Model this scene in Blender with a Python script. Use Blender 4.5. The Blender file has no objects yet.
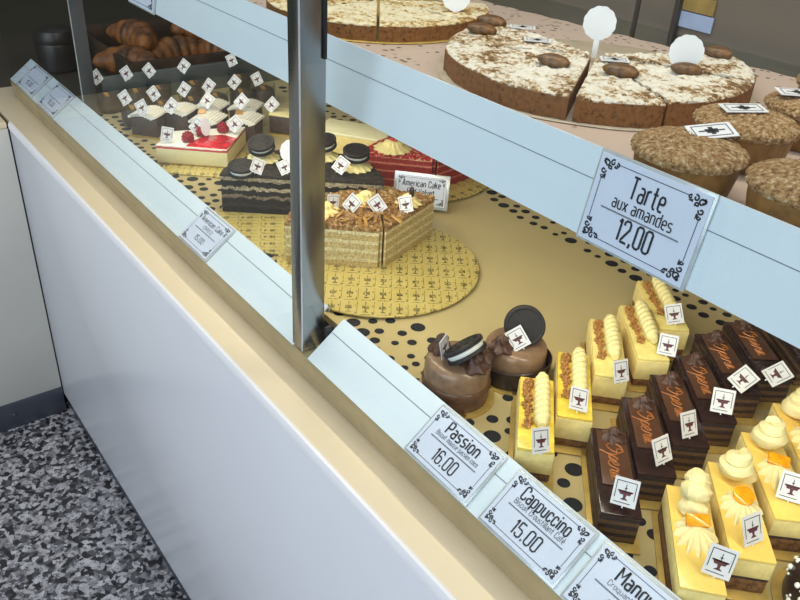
import bpy, bmesh, math, random
from mathutils import Vector, Matrix, Euler, noise
random.seed(7)
PI = math.pi
SC = bpy.context.scene
COL = SC.collection

# ------------------------------------------------------------------ colour / materials
def lin(c):
    out = []
    for v in c[:3]:
        v /= 255.0
        out.append(v / 12.92 if v <= .04045 else ((v + .055) / 1.055) ** 2.4)
    return (*out, 1.0)

class NT:
    def __init__(s, name):
        s.m = bpy.data.materials.new(name); s.m.use_nodes = True
        s.t = s.m.node_tree; s.b = s.t.nodes['Principled BSDF']
        s.out = s.t.nodes['Material Output']; s.co = None
    def n(s, kind, **kw):
        nd = s.t.nodes.new(kind)
        for k, v in kw.items(): setattr(nd, k, v)
        return nd
    def link(s, a, b): s.t.links.new(a, b)
    def coord(s):
        if s.co is None: s.co = s.n('ShaderNodeTexCoord').outputs['Object']
        return s.co
    def val(s, x, sock):
        if hasattr(x, 'is_linked'): s.link(x, sock)
        else: sock.default_value = x
    def math(s, op, a, b=0.0, c=None):
        nd = s.n('ShaderNodeMath', operation=op)
        s.val(a, nd.inputs[0]); s.val(b, nd.inputs[1])
        if c is not None: s.val(c, nd.inputs[2])
        return nd.outputs[0]
    def noise(s, scale, detail=3, rough=.6, vec=None):
        nd = s.n('ShaderNodeTexNoise'); nd.inputs['Scale'].default_value = scale
        nd.inputs['Detail'].default_value = detail; nd.inputs['Roughness'].default_value = rough
        s.link(vec or s.coord(), nd.inputs['Vector']); return nd.outputs['Fac']
    def ramp(s, fac, stops, const=False):
        nd = s.n('ShaderNodeValToRGB'); cr = nd.color_ramp
        if const: cr.interpolation = 'CONSTANT'
        while len(cr.elements) < len(stops): cr.elements.new(.5)
        for e, (p, c) in zip(cr.elements, stops):
            e.position = p; e.color = lin(c) if len(c) == 3 else c
        s.link(fac, nd.inputs['Fac']); return nd.outputs['Color']
    def mix(s, fac, a, b):
        nd = s.n('ShaderNodeMix', data_type='RGBA')
        s.val(fac, nd.inputs['Factor']); s.val(a, nd.inputs[6]); s.val(b, nd.inputs[7]); return nd.outputs[2]
    def sep(s):
        nd = s.n('ShaderNodeSeparateXYZ'); s.link(s.coord(), nd.inputs[0]); return nd.outputs
    def bump(s, h, strength=.4, dist=.001):
        nd = s.n('ShaderNodeBump'); nd.inputs['Strength'].default_value = strength
        nd.inputs['Distance'].default_value = dist; s.link(h, nd.inputs['Height'])
        s.link(nd.outputs[0], s.b.inputs['Normal'])
    def base(s, c, rough=.5, metal=0.0, spec=None):
        s.val(c if hasattr(c, 'is_linked') else lin(c), s.b.inputs['Base Color'])
        s.b.inputs['Roughness'].default_value = rough; s.b.inputs['Metallic'].default_value = metal
        if spec is not None: s.b.inputs['Specular IOR Level'].default_value = spec
        return s

def plain(name, c, rough=.5, metal=0.0, var=.06, scale=60, bump=0.0, bscale=None, spec=None, sss=0.0):
    """a base colour with slight natural variation and optional grain"""
    t = NT(name)
    a = tuple(max(0, v * (1 - var)) for v in c); b = tuple(min(255, v * (1 + var)) for v in c)
    nz = t.noise(scale)
    t.base(t.ramp(nz, [(.3, a), (.7, b)]), rough, metal, spec)
    if bump: t.bump(t.noise(bscale or scale * 4, 4), bump)
    if sss:
        t.b.inputs['Subsurface Weight'].default_value = sss
        t.b.inputs['Subsurface Radius'].default_value = (.004, .003, .0015)
    return t.m

def speckle(name, stops, scale, rough=.8, bump=.6, dist=.0015, detail=5):
    t = NT(name); nz = t.noise(scale, detail, .7)
    t.base(t.ramp(nz, stops), rough); t.bump(t.noise(scale * 1.3, 5, .7), bump, dist); return t.m

def layers(name, zmax, stops, rough=.7, wob=.0015, nscale=90, bump=.3, var=.25):
    """horizontal cake layers by height, with crumb"""
    t = NT(name); z = t.sep()[2]
    w = t.math('MULTIPLY', t.math('SUBTRACT', t.noise(nscale, 3), .5), wob * 2)
    f = t.math('DIVIDE', t.math('ADD', z, w), zmax)
    col = t.ramp(f, stops, True)
    nz = t.noise(400, 4, .7)
    dark = t.n('ShaderNodeHueSaturation'); dark.inputs['Value'].default_value = 1 - var * 1.6
    t.link(col, dark.inputs['Color'])
    t.base(t.mix(t.ramp(nz, [(.42, (0, 0, 0)), (.62, (255, 255, 255))]), dark.outputs[0], col), rough)
    t.bump(nz, bump); return t.m

M = {}
M['panel_white'] = plain('panel_white', (221, 221, 224), .22, var=.01, scale=3)
M['panel_grey'] = plain('panel_grey', (200, 197, 188), .45, var=.02, scale=4)
M['edge_lit_white'] = plain('edge_lit_white', (232, 230, 230), .3, var=.01)  # ledge nosing whitened, window light on it put into the colour
M['cream'] = plain('ledge_cream', (226, 208, 174), .35, var=.015, scale=8)
M['bronze'] = plain('channel_bronze', (168, 152, 116), .38, .25, var=.06, scale=20)
M['kick'] = plain('kick_metal', (92, 96, 106), .4, .6, var=.08, scale=14)
M['rail'] = plain('rail_white', (216, 227, 236), .22, var=.012, scale=10)
M['groove'] = plain('rail_groove', (112, 122, 134), .5)
M['steel'] = NT('brushed_steel').base((150, 151, 150), .24, 1.0).m
M['steel_dark'] = NT('post_steel').base((88, 90, 88), .22, 1.0).m
M['black_plastic'] = plain('black_plastic', (26, 27, 30), .45)
M['door'] = NT('rear_door_laminate').base((104, 94, 86), .18).m
M['door_edge'] = plain('rear_door_edge', (52, 46, 44), .4)
M['olive_wall'] = plain('olive_wall', (104, 97, 76), .7, var=.12, scale=2)
M['dark_wall'] = plain('dark_wall', (52, 44, 38), .7, var=.15, scale=2)
M['dark_counter'] = plain('dark_counter', (66, 60, 52), .4, var=.1, scale=6)
M['end_panel'] = plain('end_panel_grey', (92, 96, 98), .3, var=.08, scale=8)
M['paper'] = plain('card_paper', (208, 214, 232), .5, var=.01, scale=20)
M['ink'] = plain('ink', (34, 34, 42), .6, var=.02)
M['line_ink'] = plain('rule_ink', (112, 114, 126), .6, var=.02)
M['maroon'] = plain('maroon_ink', (92, 44, 52), .6, var=.02)
M['white_plastic'] = plain('white_plastic', (236, 236, 238), .35, var=.01)
M['flag_paper'] = plain('flag_paper', (222, 220, 222), .5, var=.02)
M['gold'] = plain('gold_card', (206, 174, 96), .38, .35, var=.08, scale=80)
M['pale_block'] = plain('pale_frosting', (250, 242, 200), .5, var=.03)
M['yellow_glaze'] = plain('yellow_glaze', (246, 210, 112), .22, var=.04, scale=50, sss=.1)
M['passion_glaze'] = plain('passion_glaze', (246, 206, 84), .2, var=.1, scale=110, sss=.1)
M['passion_pale'] = plain('passion_glaze_pale', (246, 224, 140), .25, var=.06, scale=110, sss=.1)
M['mousse'] = plain('cream_mousse', (240, 218, 146), .55, var=.05, scale=140, bump=.25, bscale=500)
M['sponge_brown'] = speckle('sponge_brown', [(.35, (84, 52, 26)), (.65, (150, 104, 56))], 260)
M['sponge_dark'] = speckle('sponge_dark', [(.35, (38, 26, 22)), (.65, (78, 52, 40))], 260)
M['praline'] = speckle('praline', [(.35, (136, 88, 36)), (.52, (190, 132, 66)), (.68, (222, 176, 112))], 420, .6, .9, .002)
M['cream_pipe'] = plain('piped_cream', (240, 224, 160), .6, var=.03, scale=200, bump=.3, bscale=900, sss=.1)
M['white_pipe'] = plain('piped_white_cream', (238, 222, 164), .65, var=.03, scale=200, bump=.3, bscale=900, sss=.1)
M['choc_glaze'] = plain('dark_chocolate_glaze', (52, 34, 32), .16, var=.12, scale=40)
M['choc_plaque'] = plain('chocolate_plaque', (88, 58, 42), .3, var=.1, scale=60)
M['choc_pipe'] = plain('piped_chocolate', (78, 50, 38), .45, var=.1, scale=160, bump=.25, bscale=700)
M['choc_mousse'] = plain('chocolate_mousse', (136, 107, 84), .24, var=.08, scale=120)
M['choc_band'] = plain('chocolate_band', (104, 72, 54), .25, var=.08, scale=90)
M['choc_deep'] = plain('deep_chocolate', (46, 30, 26), .3, var=.15, scale=90)
M['cookie'] = plain('dark_cookie', (34, 28, 27), .6, var=.15, scale=300, bump=.5, bscale=700)
M['cookie_cream'] = plain('cookie_cream', (238, 238, 232), .5, var=.01)
M['script_gold'] = plain('orange_script', (176, 108, 54), .35, .2, var=.05)
M['orange'] = plain('candied_orange', (244, 158, 22), .12, var=.12, scale=300, sss=.25)
M['opera'] = layers('opera_layers', .030, [(0, (64, 42, 28)), (.1, (128, 94, 54)), (.24, (62, 42, 32)), (.36, (116, 84, 50)), (.5, (60, 40, 32)), (.64, (104, 74, 46)), (.76, (50, 34, 30))], wob=.0012)
M['caramel_pale'] = layers('caramel_layers', .056, [(0, (214, 186, 122)), (.13, (234, 218, 168)), (.2, (216, 194, 136)), (.33, (236, 222, 174)), (.4, (214, 190, 132)), (.53, (238, 224, 176)), (.6, (212, 186, 126)), (.73, (238, 224, 178)), (.8, (214, 190, 134)), (.9, (196, 156, 96))], wob=.0014, var=.26)
M['caramel_top'] = speckle('caramel_crumble', [(.34, (84, 54, 24)), (.47, (150, 106, 56)), (.57, (190, 150, 96)), (.68, (226, 202, 158))], 240, .55, 1, .003)
M['oreo_side'] = layers('cookie_cake_layers', .055, [(0, (30, 23, 22)), (.16, (70, 58, 50)), (.22, (34, 27, 25)), (.36, (150, 132, 108)), (.43, (36, 28, 26)), (.56, (206, 190, 158)), (.64, (30, 24, 22)), (.78, (196, 178, 148)), (.9, (36, 29, 27))], wob=.006, nscale=90, var=.45)
M['oreo_crumb'] = speckle('cookie_crumb', [(.4, (26, 21, 20)), (.6, (62, 50, 44)), (.74, (150, 136, 118))], 300, .8, 1, .002)
M['velvet'] = layers('red_velvet_layers', .046, [(0, (170, 52, 46)), (.2, (216, 118, 100)), (.25, (168, 48, 44)), (.46, (220, 128, 108)), (.52, (164, 46, 42)), (.70, (222, 134, 112)), (.76, (170, 52, 48)), (.90, (234, 210, 166))], wob=.0012, var=.25)
M['velvet_crumb'] = speckle('red_crumb', [(.4, (150, 26, 28)), (.56, (196, 52, 50)), (.64, (240, 222, 180))], 220, .8, 1, .002)
M['cheesecake'] = layers('cheesecake_layers', .027, [(0, (196, 166, 96)), (.08, (238, 226, 176)), (.84, (202, 60, 66)), (.95, (246, 240, 226))], wob=.0012, var=.06)
M['white_top'] = plain('white_frosting', (248, 244, 234), .45, var=.02)
M['jelly'] = plain('red_jelly', (206, 42, 52), .1, var=.2, scale=120, sss=.1)
M['raspberry'] = plain('raspberry', (150, 26, 44), .35, var=.2, scale=300, bump=.4, bscale=900)
M['clear_leaf'] = NT('frosted_plastic').base((232, 236, 242), .3).m
M['tart_side'] = speckle('tart_crust', [(.34, (70, 42, 20)), (.44, (126, 82, 42)), (.7, (150, 100, 54))], 240, .8, .6, .001)
def sugared(name, lo, mid, hi):
    t = NT(name); big = t.noise(34, 2, .5); fine = t.noise(170, 5, .75)
    f = t.math('MULTIPLY_ADD', fine, .72, t.math('MULTIPLY', big, .40))
    t.base(t.ramp(f, [(.47, lo), (.525, mid), (.575, hi), (.74, tuple(min(250, v + 14) for v in hi))]), .85)
    t.bump(t.noise(200, 5, .7), 1.0, .0025); return t.m
M['tart_top'] = sugared('sugared_tart_top', (104, 70, 36), (184, 154, 110), (222, 214, 200))
M['gold_tart_top'] = sugared('golden_tart_top', (140, 96, 44), (206, 172, 104), (226, 214, 184))
M['date'] = plain('roast_nut', (96, 66, 36), .4, var=.35, scale=140, bump=.6, bscale=260)
M['crumble'] = speckle('crumble_top', [(.36, (100, 68, 36)), (.47, (162, 122, 76)), (.57, (190, 156, 110)), (.68, (226, 212, 190))], 330, .85, 1, .003)
M['crumble_side'] = plain('cake_side', (140, 100, 52), .6, var=.15, scale=120, bump=.3)
M['croissant'] = plain('croissant_crust', (112, 70, 36), .5, var=.5, scale=26, bump=.5, bscale=60)
M['basket'] = plain('basket_wood', (58, 40, 27), .7, var=.3, scale=30)
M['canister'] = plain('canister_black', (38, 34, 34), .35, var=.1)
M['painted_reflection'] = plain('pale_blue_reflection', (150, 164, 196), .5, var=.03)  # this and the next: reflections in the rear door as flat colour
M['painted_reflection_gold'] = plain('ochre_reflection', (140, 116, 62), .5, var=.1)
M['gold_leaf'] = plain('caramel_leaf', (176, 132, 72), .3, .2, var=.15)
M['choc_far'] = plain('chocolate_cake', (74, 58, 50), .45, var=.2, scale=120, bump=.3)
M['deck'] = plain('deck_beige', (198, 179, 130), .3, var=.03, scale=5)
M['hole'] = plain('deck_hole', (22, 24, 30), .8)
M['lace_gold'] = plain('pale_tart_board', (184, 168, 146), .6, 0)
M['silver'] = plain('holder_edge', (196, 200, 202), .25, .3)

def clear_mat(name, ior, tint, gloss_rough=.02):
    t = NT(name); tr = t.n('ShaderNodeBsdfTransparent'); tr.inputs[0].default_value = tint
    gl = t.n('ShaderNodeBsdfGlossy'); gl.inputs['Roughness'].default_value = gloss_rough
    lw = t.n('ShaderNodeLayerWeight'); lw.inputs['Blend'].default_value = .5
    f0 = ((ior - 1) / (ior + 1)) ** 2
    fac = t.math('MULTIPLY_ADD', t.math('POWER', lw.outputs['Facing'], 5.0), (1 - f0) * .55, f0 * 1.1)
    mx = t.n('ShaderNodeMixShader'); t.link(fac, mx.inputs[0])
    t.link(tr.outputs[0], mx.inputs[1]); t.link(gl.outputs[0], mx.inputs[2])
    t.link(mx.outputs[0], t.out.inputs['Surface']); return t.m
M['glass'] = clear_mat('case_glass', 1.25, (.96, .98, .97, 1))
M['acrylic'] = clear_mat('clear_acrylic', 1.4, (.93, .95, .96, 1), .05)
M['shelf_glass'] = clear_mat('shelf_glass', 1.4, (.9, .94, .93, 1), .03)

def granite():
    t = NT('granite_floor')
    nd = t.n('ShaderNodeTexNoise'); nd.inputs['Scale'].default_value = 55; nd.inputs['Detail'].default_value = 3
    t.link(t.coord(), nd.inputs['Vector'])
    add = t.n('ShaderNodeVectorMath', operation='MULTIPLY_ADD'); add.inputs[1].default_value = (.016, .016, .016)
    t.link(nd.outputs['Color'], add.inputs[0]); t.link(t.coord(), add.inputs[2])
    v = t.n('ShaderNodeTexVoronoi'); v.inputs['Scale'].default_value = 120; t.link(add.outputs[0], v.inputs['Vector'])
    s = t.n('ShaderNodeSeparateColor'); t.link(v.outputs['Color'], s.inputs[0])
    c1 = t.ramp(s.outputs[0], [(0, (44, 43, 47)), (.24, (84, 83, 87)), (.42, (134, 131, 134)), (.60, (172, 168, 170)), (.84, (192, 188, 190))], True)
    fine = t.noise(150, 5, .7)
    dk = t.ramp(fine, [(.40, (50, 50, 56)), (.50, (255, 255, 255))])
    mul = t.n('ShaderNodeMix', data_type='RGBA', blend_type='MULTIPLY'); mul.inputs[0].default_value = .75
    t.link(c1, mul.inputs[6]); t.link(dk, mul.inputs[7])
    t.base(mul.outputs[2], .35); return t.m
M['granite'] = granite()

def printed_gold(name, ang, px=.0180, py=.0290):
    """gold card printed all over with rows of little black crests"""
    t = NT(name); mp = t.n('ShaderNodeMapping'); mp.inputs['Rotation'].default_value[2] = ang
    t.link(t.coord(), mp.inputs['Vector']); sp = t.n('ShaderNodeSeparateXYZ'); t.link(mp.outputs[0], sp.inputs[0])
    u = t.math('FRACT', t.math('DIVIDE', sp.outputs[0], px)); v = t.math('FRACT', t.math('DIVIDE', sp.outputs[1], py))
    def box(cu, cv, hu, hv):
        a = t.math('LESS_THAN', t.math('ABSOLUTE', t.math('SUBTRACT', u, cu)), hu)
        b = t.math('LESS_THAN', t.math('ABSOLUTE', t.math('SUBTRACT', v, cv)), hv)
        return t.math('MULTIPLY', a, b)
    parts = [box(.36, .52, .2, .11), box(.36, .36, .05, .2), box(.36, .2, .16, .04), box(.36, .76, .03, .14),
             box(.86, .5, .02, .40), box(.78, .12, .05, .08), box(.76, .62, .04, .05), box(.36, .02, .3, .025)]
    f = parts[0]
    for p in parts[1:]: f = t.math('MAXIMUM', f, p)
    f = t.math('MULTIPLY', f, t.ramp(t.noise(420, 2), [(.38, (90, 90, 90)), (.55, (255, 255, 255))]))
    gold = t.ramp(t.noise(30), [(.3, (204, 182, 104)), (.7, (218, 198, 124))])
    t.base(t.mix(t.math('MULTIPLY', f, .85), gold, lin((44, 38, 28))), .38, .1); return t.m
M['board_print'] = printed_gold('printed_gold_board', math.radians(-53))
M['board_print_b'] = printed_gold('printed_gold_board_turned', math.radians(-98))
M['board_print_c'] = printed_gold('printed_gold_board_across', math.radians(30))

def doily():
    t = NT('lace_paper'); v = t.n('ShaderNodeTexVoronoi'); v.inputs['Scale'].default_value = 105
    t.link(t.coord(), v.inputs['Vector'])
    hole = t.math('LESS_THAN', v.outputs['Distance'], .27)
    big = t.ramp(t.noise(26, 2), [(.46, (0, 0, 0)), (.54, (255, 255, 255))])
    f = t.math('MULTIPLY', hole, big)
    t.base(t.mix(f, lin((186, 164, 150)), lin((92, 72, 62))), .8); return t.m
M['doily'] = doily()

# ------------------------------------------------------------------ mesh builder
class MB:
    def __init__(s): s.bm = bmesh.new(); s.mi = 0
    def _new(s, fs):
        for f in fs: f.material_index = s.mi
    def face(s, pts):
        f = s.bm.faces.new([s.bm.verts.new(p) for p in pts]); f.material_index = s.mi; return f
    def box(s, c, d, rz=0.0, bev=0.0, mat=None):
        b = bmesh.new(); bmesh.ops.create_cube(b, size=1)
        bmesh.ops.scale(b, vec=d, verts=b.verts)
        if bev: bmesh.ops.bevel(b, geom=b.edges[:], offset=bev, segments=2, affect='EDGES', profile=.5)
        mtx = Matrix.Translation(c) @ (mat or Matrix.Rotation(rz, 4, 'Z'))
        bmesh.ops.transform(b, matrix=mtx, verts=b.verts); s.add(b); return s
    def add(s, b, mtx=None):
        if mtx: bmesh.ops.transform(b, matrix=mtx, verts=b.verts)
        mp = {v: s.bm.verts.new(v.co) for v in b.verts}
        for f in b.faces:
            try: g = s.bm.faces.new([mp[v] for v in f.verts]); g.material_index = s.mi
            except ValueError: pass
        b.free()
    def grid(s, P, cu=False, cv=False):
        """P[i][j] points -> quads, optionally closed in u / v"""
        V = [[s.bm.verts.new(p) for p in row] for row in P]
        nu, nv = len(V), len(V[0])
        for i in range(nu if cu else nu - 1):
            for j in range(nv if cv else nv - 1):
                f = s.bm.faces.new((V[i][j], V[(i + 1) % nu][j], V[(i + 1) % nu][(j + 1) % nv], V[i][(j + 1) % nv]))
                f.material_index = s.mi
        return V
    def cap(s, ring, flip=False):
        r = list(ring)
        if flip: r.reverse()
        f = s.bm.faces.new(r); f.material_index = s.mi
    def lathe(s, prof, n=32, mtx=None, mod=None):
        """profile of (r, z); mod(theta, k) scales the radius"""
        P = []
        for k, (r, z) in enumerate(prof):
            row = []
            for j in range(n):
                a = 2 * PI * j / n; q = r * (mod(a, k) if mod else 1)
                p = Vector((q * math.cos(a), q * math.sin(a), z)); row.append(mtx @ p if mtx else p)
            P.append(row)
        V = s.grid(P, cv=True); s.cap(V[0], True); s.cap(V[-1]); return s
    def prism(s, poly, z0, z1, bev=0.0):
        b = bmesh.new(); lo = [b.verts.new((*p, z0)) for p in poly]; hi = [b.verts.new((*p, z1)) for p in poly]
        b.faces.new(lo[::-1]); b.faces.new(hi); n = len(poly)
        for i in range(n): b.faces.new((lo[i], lo[(i + 1) % n], hi[(i + 1) % n], hi[i]))
        if bev: bmesh.ops.bevel(b, geom=b.edges[:], offset=bev, segments=2, affect='EDGES', profile=.5)
        s.add(b); return s
    def ball(s, c, d, seg=16, mtx=None, rough=0.0, fr=300):
        b = bmesh.new(); bmesh.ops.create_uvsphere(b, u_segments=seg, v_segments=max(6, seg * 2 // 3), radius=.5)
        if rough:
            for v in b.verts: v.co *= 1 + rough * noise.noise(v.co * fr / 100 + Vector(c) * 77)
        bmesh.ops.scale(b, vec=d, verts=b.verts)
        bmesh.ops.transform(b, matrix=Matrix.Translation(c) @ (mtx or Matrix()), verts=b.verts); s.add(b); return s
    def tube(s, pts, rad, n=8, mod=None):
        pts = [Vector(p) for p in pts]; P = []; up = Vector((0, 0, 1))
        for i, p in enumerate(pts):
            t = (pts[min(i + 1, len(pts) - 1)] - pts[max(i - 1, 0)]).normalized()
            sd = t.cross(up)
            if sd.length < 1e-4: sd = t.cross(Vector((1, 0, 0)))
            sd.normalize(); u2 = sd.cross(t)
            r = rad[i] if hasattr(rad, '__len__') else rad
            P.append([p + (sd * math.cos(2 * PI * j / n) + u2 * math.sin(2 * PI * j / n)) * r * (mod(2 * PI * j / n, i) if mod else 1) for j in range(n)])
        V = s.grid(P, cv=True); s.cap(V[0], True); s.cap(V[-1]); return s
    def strip(s, pts, w, z=0.0):
        """flat ribbon in the local XY plane"""
        n = len(pts); L = []; R = []
        for i in range(n):
            a = pts[max(i - 1, 0)]; b = pts[min(i + 1, n - 1)]
            dx, dy = b[0] - a[0], b[1] - a[1]; l = math.hypot(dx, dy) or 1
            ww = (w[i] if hasattr(w, '__len__') else w) / 2; nx, ny = -dy / l * ww, dx / l * ww
            L.append((pts[i][0] + nx, pts[i][1] + ny, z)); R.append((pts[i][0] - nx, pts[i][1] - ny, z))
        VL = [s.bm.verts.new(p) for p in L]; VR = [s.bm.verts.new(p) for p in R]
        for i in range(n - 1):
            f = s.bm.faces.new((VR[i], VR[i + 1], VL[i + 1], VL[i])); f.material_index = s.mi
    def rect(s, x0, y0, x1, y1, z=0.0): s.face([(x0, y0, z), (x1, y0, z), (x1, y1, z), (x0, y1, z)])
    def swirl(s, c, R, h, lobes=7, twist=2.4, n=42, lv=10, tip=.12, depth=.16, sq=(1, 1)):
        """piped rosette"""
        P = []
        for k in range(lv + 1):
            f = k / lv; z = h * f
            r = R * ((1 - f) ** .62 * .92 + tip * (1 - f) + .02) * (1 + .16 * math.sin(f * PI * 3.2))
            P.append([(c[0] + sq[0] * r * (1 + depth * math.cos(lobes * (a := 2 * PI * j / n) + twist * f * PI)) * math.cos(a),
                       c[1] + sq[1] * r * (1 + depth * math.cos(lobes * a + twist * f * PI)) * math.sin(a), c[2] + z) for j in range(n)])
        V = s.grid(P, cv=True); s.cap(V[0], True); s.cap(V[-1]); return s
    def build(s, name, mats, parent=None, smooth=True, mtx=None):
        me = bpy.data.meshes.new(name)
        bmesh.ops.recalc_face_normals(s.bm, faces=s.bm.faces[:])
        s.bm.to_mesh(me); s.bm.free()
        for m in (mats if isinstance(mats, (list, tuple)) else [mats]): me.materials.append(M[m] if isinstance(m, str) else m)
        if smooth:
            for p in me.polygons: p.use_smooth = True
            me.set_sharp_from_angle(angle=math.radians(38))
        o = bpy.data.objects.new(name, me); COL.objects.link(o)
        if parent: o.parent = parent
        if mtx: o.matrix_local = mtx
        return o

def tag(o, label=None, cat=None, group=None, kind=None):
    if label: o['label'] = label
    if cat: o['category'] = cat
    if group: o['group'] = group
    if kind: o['kind'] = kind
    return o
def thing(name, label, cat, loc=(0, 0, 0), rz=0.0, group=None, rot=None):
    o = bpy.data.objects.new(name, None); COL.objects.link(o); o.empty_display_size = .02
    o.location = loc; o.rotation_euler = rot or (0, 0, rz)
    return tag(o, label, cat, group)
def copy_tree(o, parent=None):
    c = o.copy(); COL.objects.link(c)
    if parent: c.parent = parent
    for ch in list(o.children): copy_tree(ch, c)
    return c
def face_mtx(yaw, tilt, roll=0.0):
    """card in XY facing +Z -> standing, facing azimuth (yaw-90), leaning back by tilt"""
    return Matrix.Rotation(yaw, 4, 'Z') @ Matrix.Rotation(PI / 2 - tilt, 4, 'X') @ Matrix.Rotation(roll, 4, 'Z')
R_ = math.radians

# ------------------------------------------------------------------ lettering and ornaments
def _box(w, h, c=.1): return [(c, 0), (w - c, 0), (w, c), (w, h - c), (w - c, h), (c, h), (0, h - c), (0, c), (c, 0)]
GL = {
 'T': (.46, [[(0, 1), (.46, 1)], [(.23, 1), (.23, 0)]]), 'P': (.42, [[(0, 0), (0, 1), (.32, 1), (.42, .9), (.42, .56), (.32, .46), (0, .46)]]),
 'C': (.42, [[(.42, .72), (.42, .9), (.32, 1), (.1, 1), (0, .9), (0, .1), (.1, 0), (.32, 0), (.42, .1), (.42, .28)]]), 'M': (.56, [[(0, 0), (0, 1)], [(0, 1), (.28, .4), (.56, 1)], [(.56, 1), (.56, 0)]]),
 'B': (.42, [[(0, 0), (0, 1), (.3, 1), (.4, .9), (.4, .62), (.3, .52), (0, .52)], [(.3, .52), (.42, .42), (.42, .1), (.32, 0), (0, 0)]]), 'A': (.46, [[(0, 0), (.2, 1)], [(.26, 1), (.46, 0)], [(.17, 1), (.29, 1)], [(.08, .32), (.38, .32)]]),
 'R': (.42, [[(0, 0), (0, 1), (.32, 1), (.42, .9), (.42, .56), (.32, .46), (0, .46)], [(.2, .46), (.42, 0)]]), 'O': (.42, [_box(.42, 1)]), 'E': (.38, [[(.38, 1), (0, 1)], [(0, 1), (0, 0)], [(0, 0), (.38, 0)], [(0, .52), (.32, .52)]]),
 'V': (.44, [[(0, 1), (.22, 0), (.44, 1)]]),
 'a': (.36, [[(.04, .66), (.26, .66), (.36, .56), (.36, 0)], [(.36, .38), (.1, .38), (0, .3), (0, .08), (.08, 0), (.36, 0)]]), 'e': (.36, [[(0, .34), (.36, .34)], [(.36, .34), (.36, .56), (.26, .66), (.1, .66), (0, .56), (0, .1), (.1, 0), (.32, 0)]]),
 'c': (.34, [[(.34, .48), (.34, .56), (.26, .66), (.1, .66), (0, .56), (0, .1), (.1, 0), (.26, 0), (.34, .1), (.34, .18)]]), 'o': (.36, [_box(.36, .66)]),
 'n': (.36, [[(0, 0), (0, .66)], [(0, .6), (.1, .66), (.26, .66), (.36, .56), (.36, 0)]]), 'm': (.60, [[(0, 0), (0, .66)], [(0, .6), (.08, .66), (.22, .66), (.3, .56), (.3, 0)], [(.3, .6), (.38, .66), (.52, .66), (.6, .56), (.6, 0)]]),
 'r': (.24, [[(0, 0), (0, .66)], [(0, .58), (.1, .66), (.24, .66)]]), 'u': (.36, [[(0, .66), (0, .1), (.1, 0), (.36, 0)], [(.36, .66), (.36, 0)]]),
 's': (.36, [[(.34, .66), (.1, .66), (0, .58), (0, .42), (.08, .35), (.28, .31), (.36, .24), (.36, .08), (.26, 0), (0, 0)]]), 'i': (.02, [[(.01, 0), (.01, .66)], [(.01, .82), (.01, .94)]]),
 'p': (.36, [[(0, -.26), (0, .66), (.26, .66), (.36, .56), (.36, .1), (.26, 0), (0, 0)]]), 'd': (.36, [[(.36, 1), (.36, 0), (.1, 0), (0, .1), (0, .56), (.1, .66), (.36, .66)]]),
 'q': (.36, [[(.36, -.26), (.36, .66), (.1, .66), (0, .56), (0, .1), (.1, 0), (.36, 0)]]), 'g': (.36, [[(.04, -.26), (.26, -.26), (.36, -.16), (.36, .66), (.1, .66), (0, .56), (0, .1), (.1, 0), (.36, 0)]]),
 't': (.30, [[(.12, .96), (.12, .1), (.20, 0), (.32, 0)], [(-.04, .64), (.30, .64)]]), 'x': (.36, [[(0, 0), (.36, .66)], [(0, .66), (.36, 0)]]), 'f': (.24, [[(.08, 0), (.08, .88), (.16, 1), (.28, 1)], [(-.04, .66), (.24, .66)]]),
 'l': (.02, [[(.01, 1), (.01, 0)]]), 'v': (.36, [[(0, .66), (.18, 0), (.36, .66)]]), 'k': (.36, [[(0, 0), (0, 1)], [(.34, .66), (0, .3)], [(.12, .4), (.36, 0)]]),
 '0': (.42, [_box(.42, 1)]), '1': (.16, [[(0, .82), (.14, 1)], [(.14, 1), (.14, 0)]]), '2': (.42, [[(0, .76), (0, .9), (.1, 1), (.32, 1), (.42, .9), (.42, .66), (.02, .1)], [(.02, .1), (0, 0), (.42, 0)]]),
 '5': (.42, [[(.4, 1), (0, 1)], [(0, 1), (0, .56), (.3, .56), (.42, .46), (.42, .1), (.32, 0), (.1, 0), (0, .1), (0, .2)]]), '6': (.42, [[(.4, .8), (.4, .9), (.3, 1), (.1, 1), (0, .9), (0, .1), (.1, 0), (.32, 0), (.42, .1), (.42, .46), (.32, .56), (0, .56)]]),
 '.': (.04, [[(.02, -.05), (.02, .09)]]), ',': (.06, [[(.05, .08), (-.01, -.14)]]), '-': (.22, [[(0, .34), (.22, .34)]])}
GL['é'] = (.36, GL['e'][1] + [[(.12, .80), (.28, .98)]])
def text_into(mb, body, size, cx, y, z=0.0, sx=.6, bold=0.0, width=None):
    """condensed square-shouldered sign lettering drawn as strokes"""
    H = size * .72; x = 0.0; runs = []
    for ch in body:
        if ch == ' ': x += .36; continue
        w, pl = GL[ch]; runs += [[(px + x, py) for px, py in q] for q in pl]; x += w + .21
    tot = max(x - .21, .1); k = width / tot if width else H
    st = min(.15 * k, H * (.145 if bold >= .0003 else .115 if bold else .085)) if bold else H * (.145 if bold >= .0003 else .115 if bold else .085)
    for q in runs: mb.strip([((px - tot / 2) * k + cx, py * H + y) for px, py in q], st, z)

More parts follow.
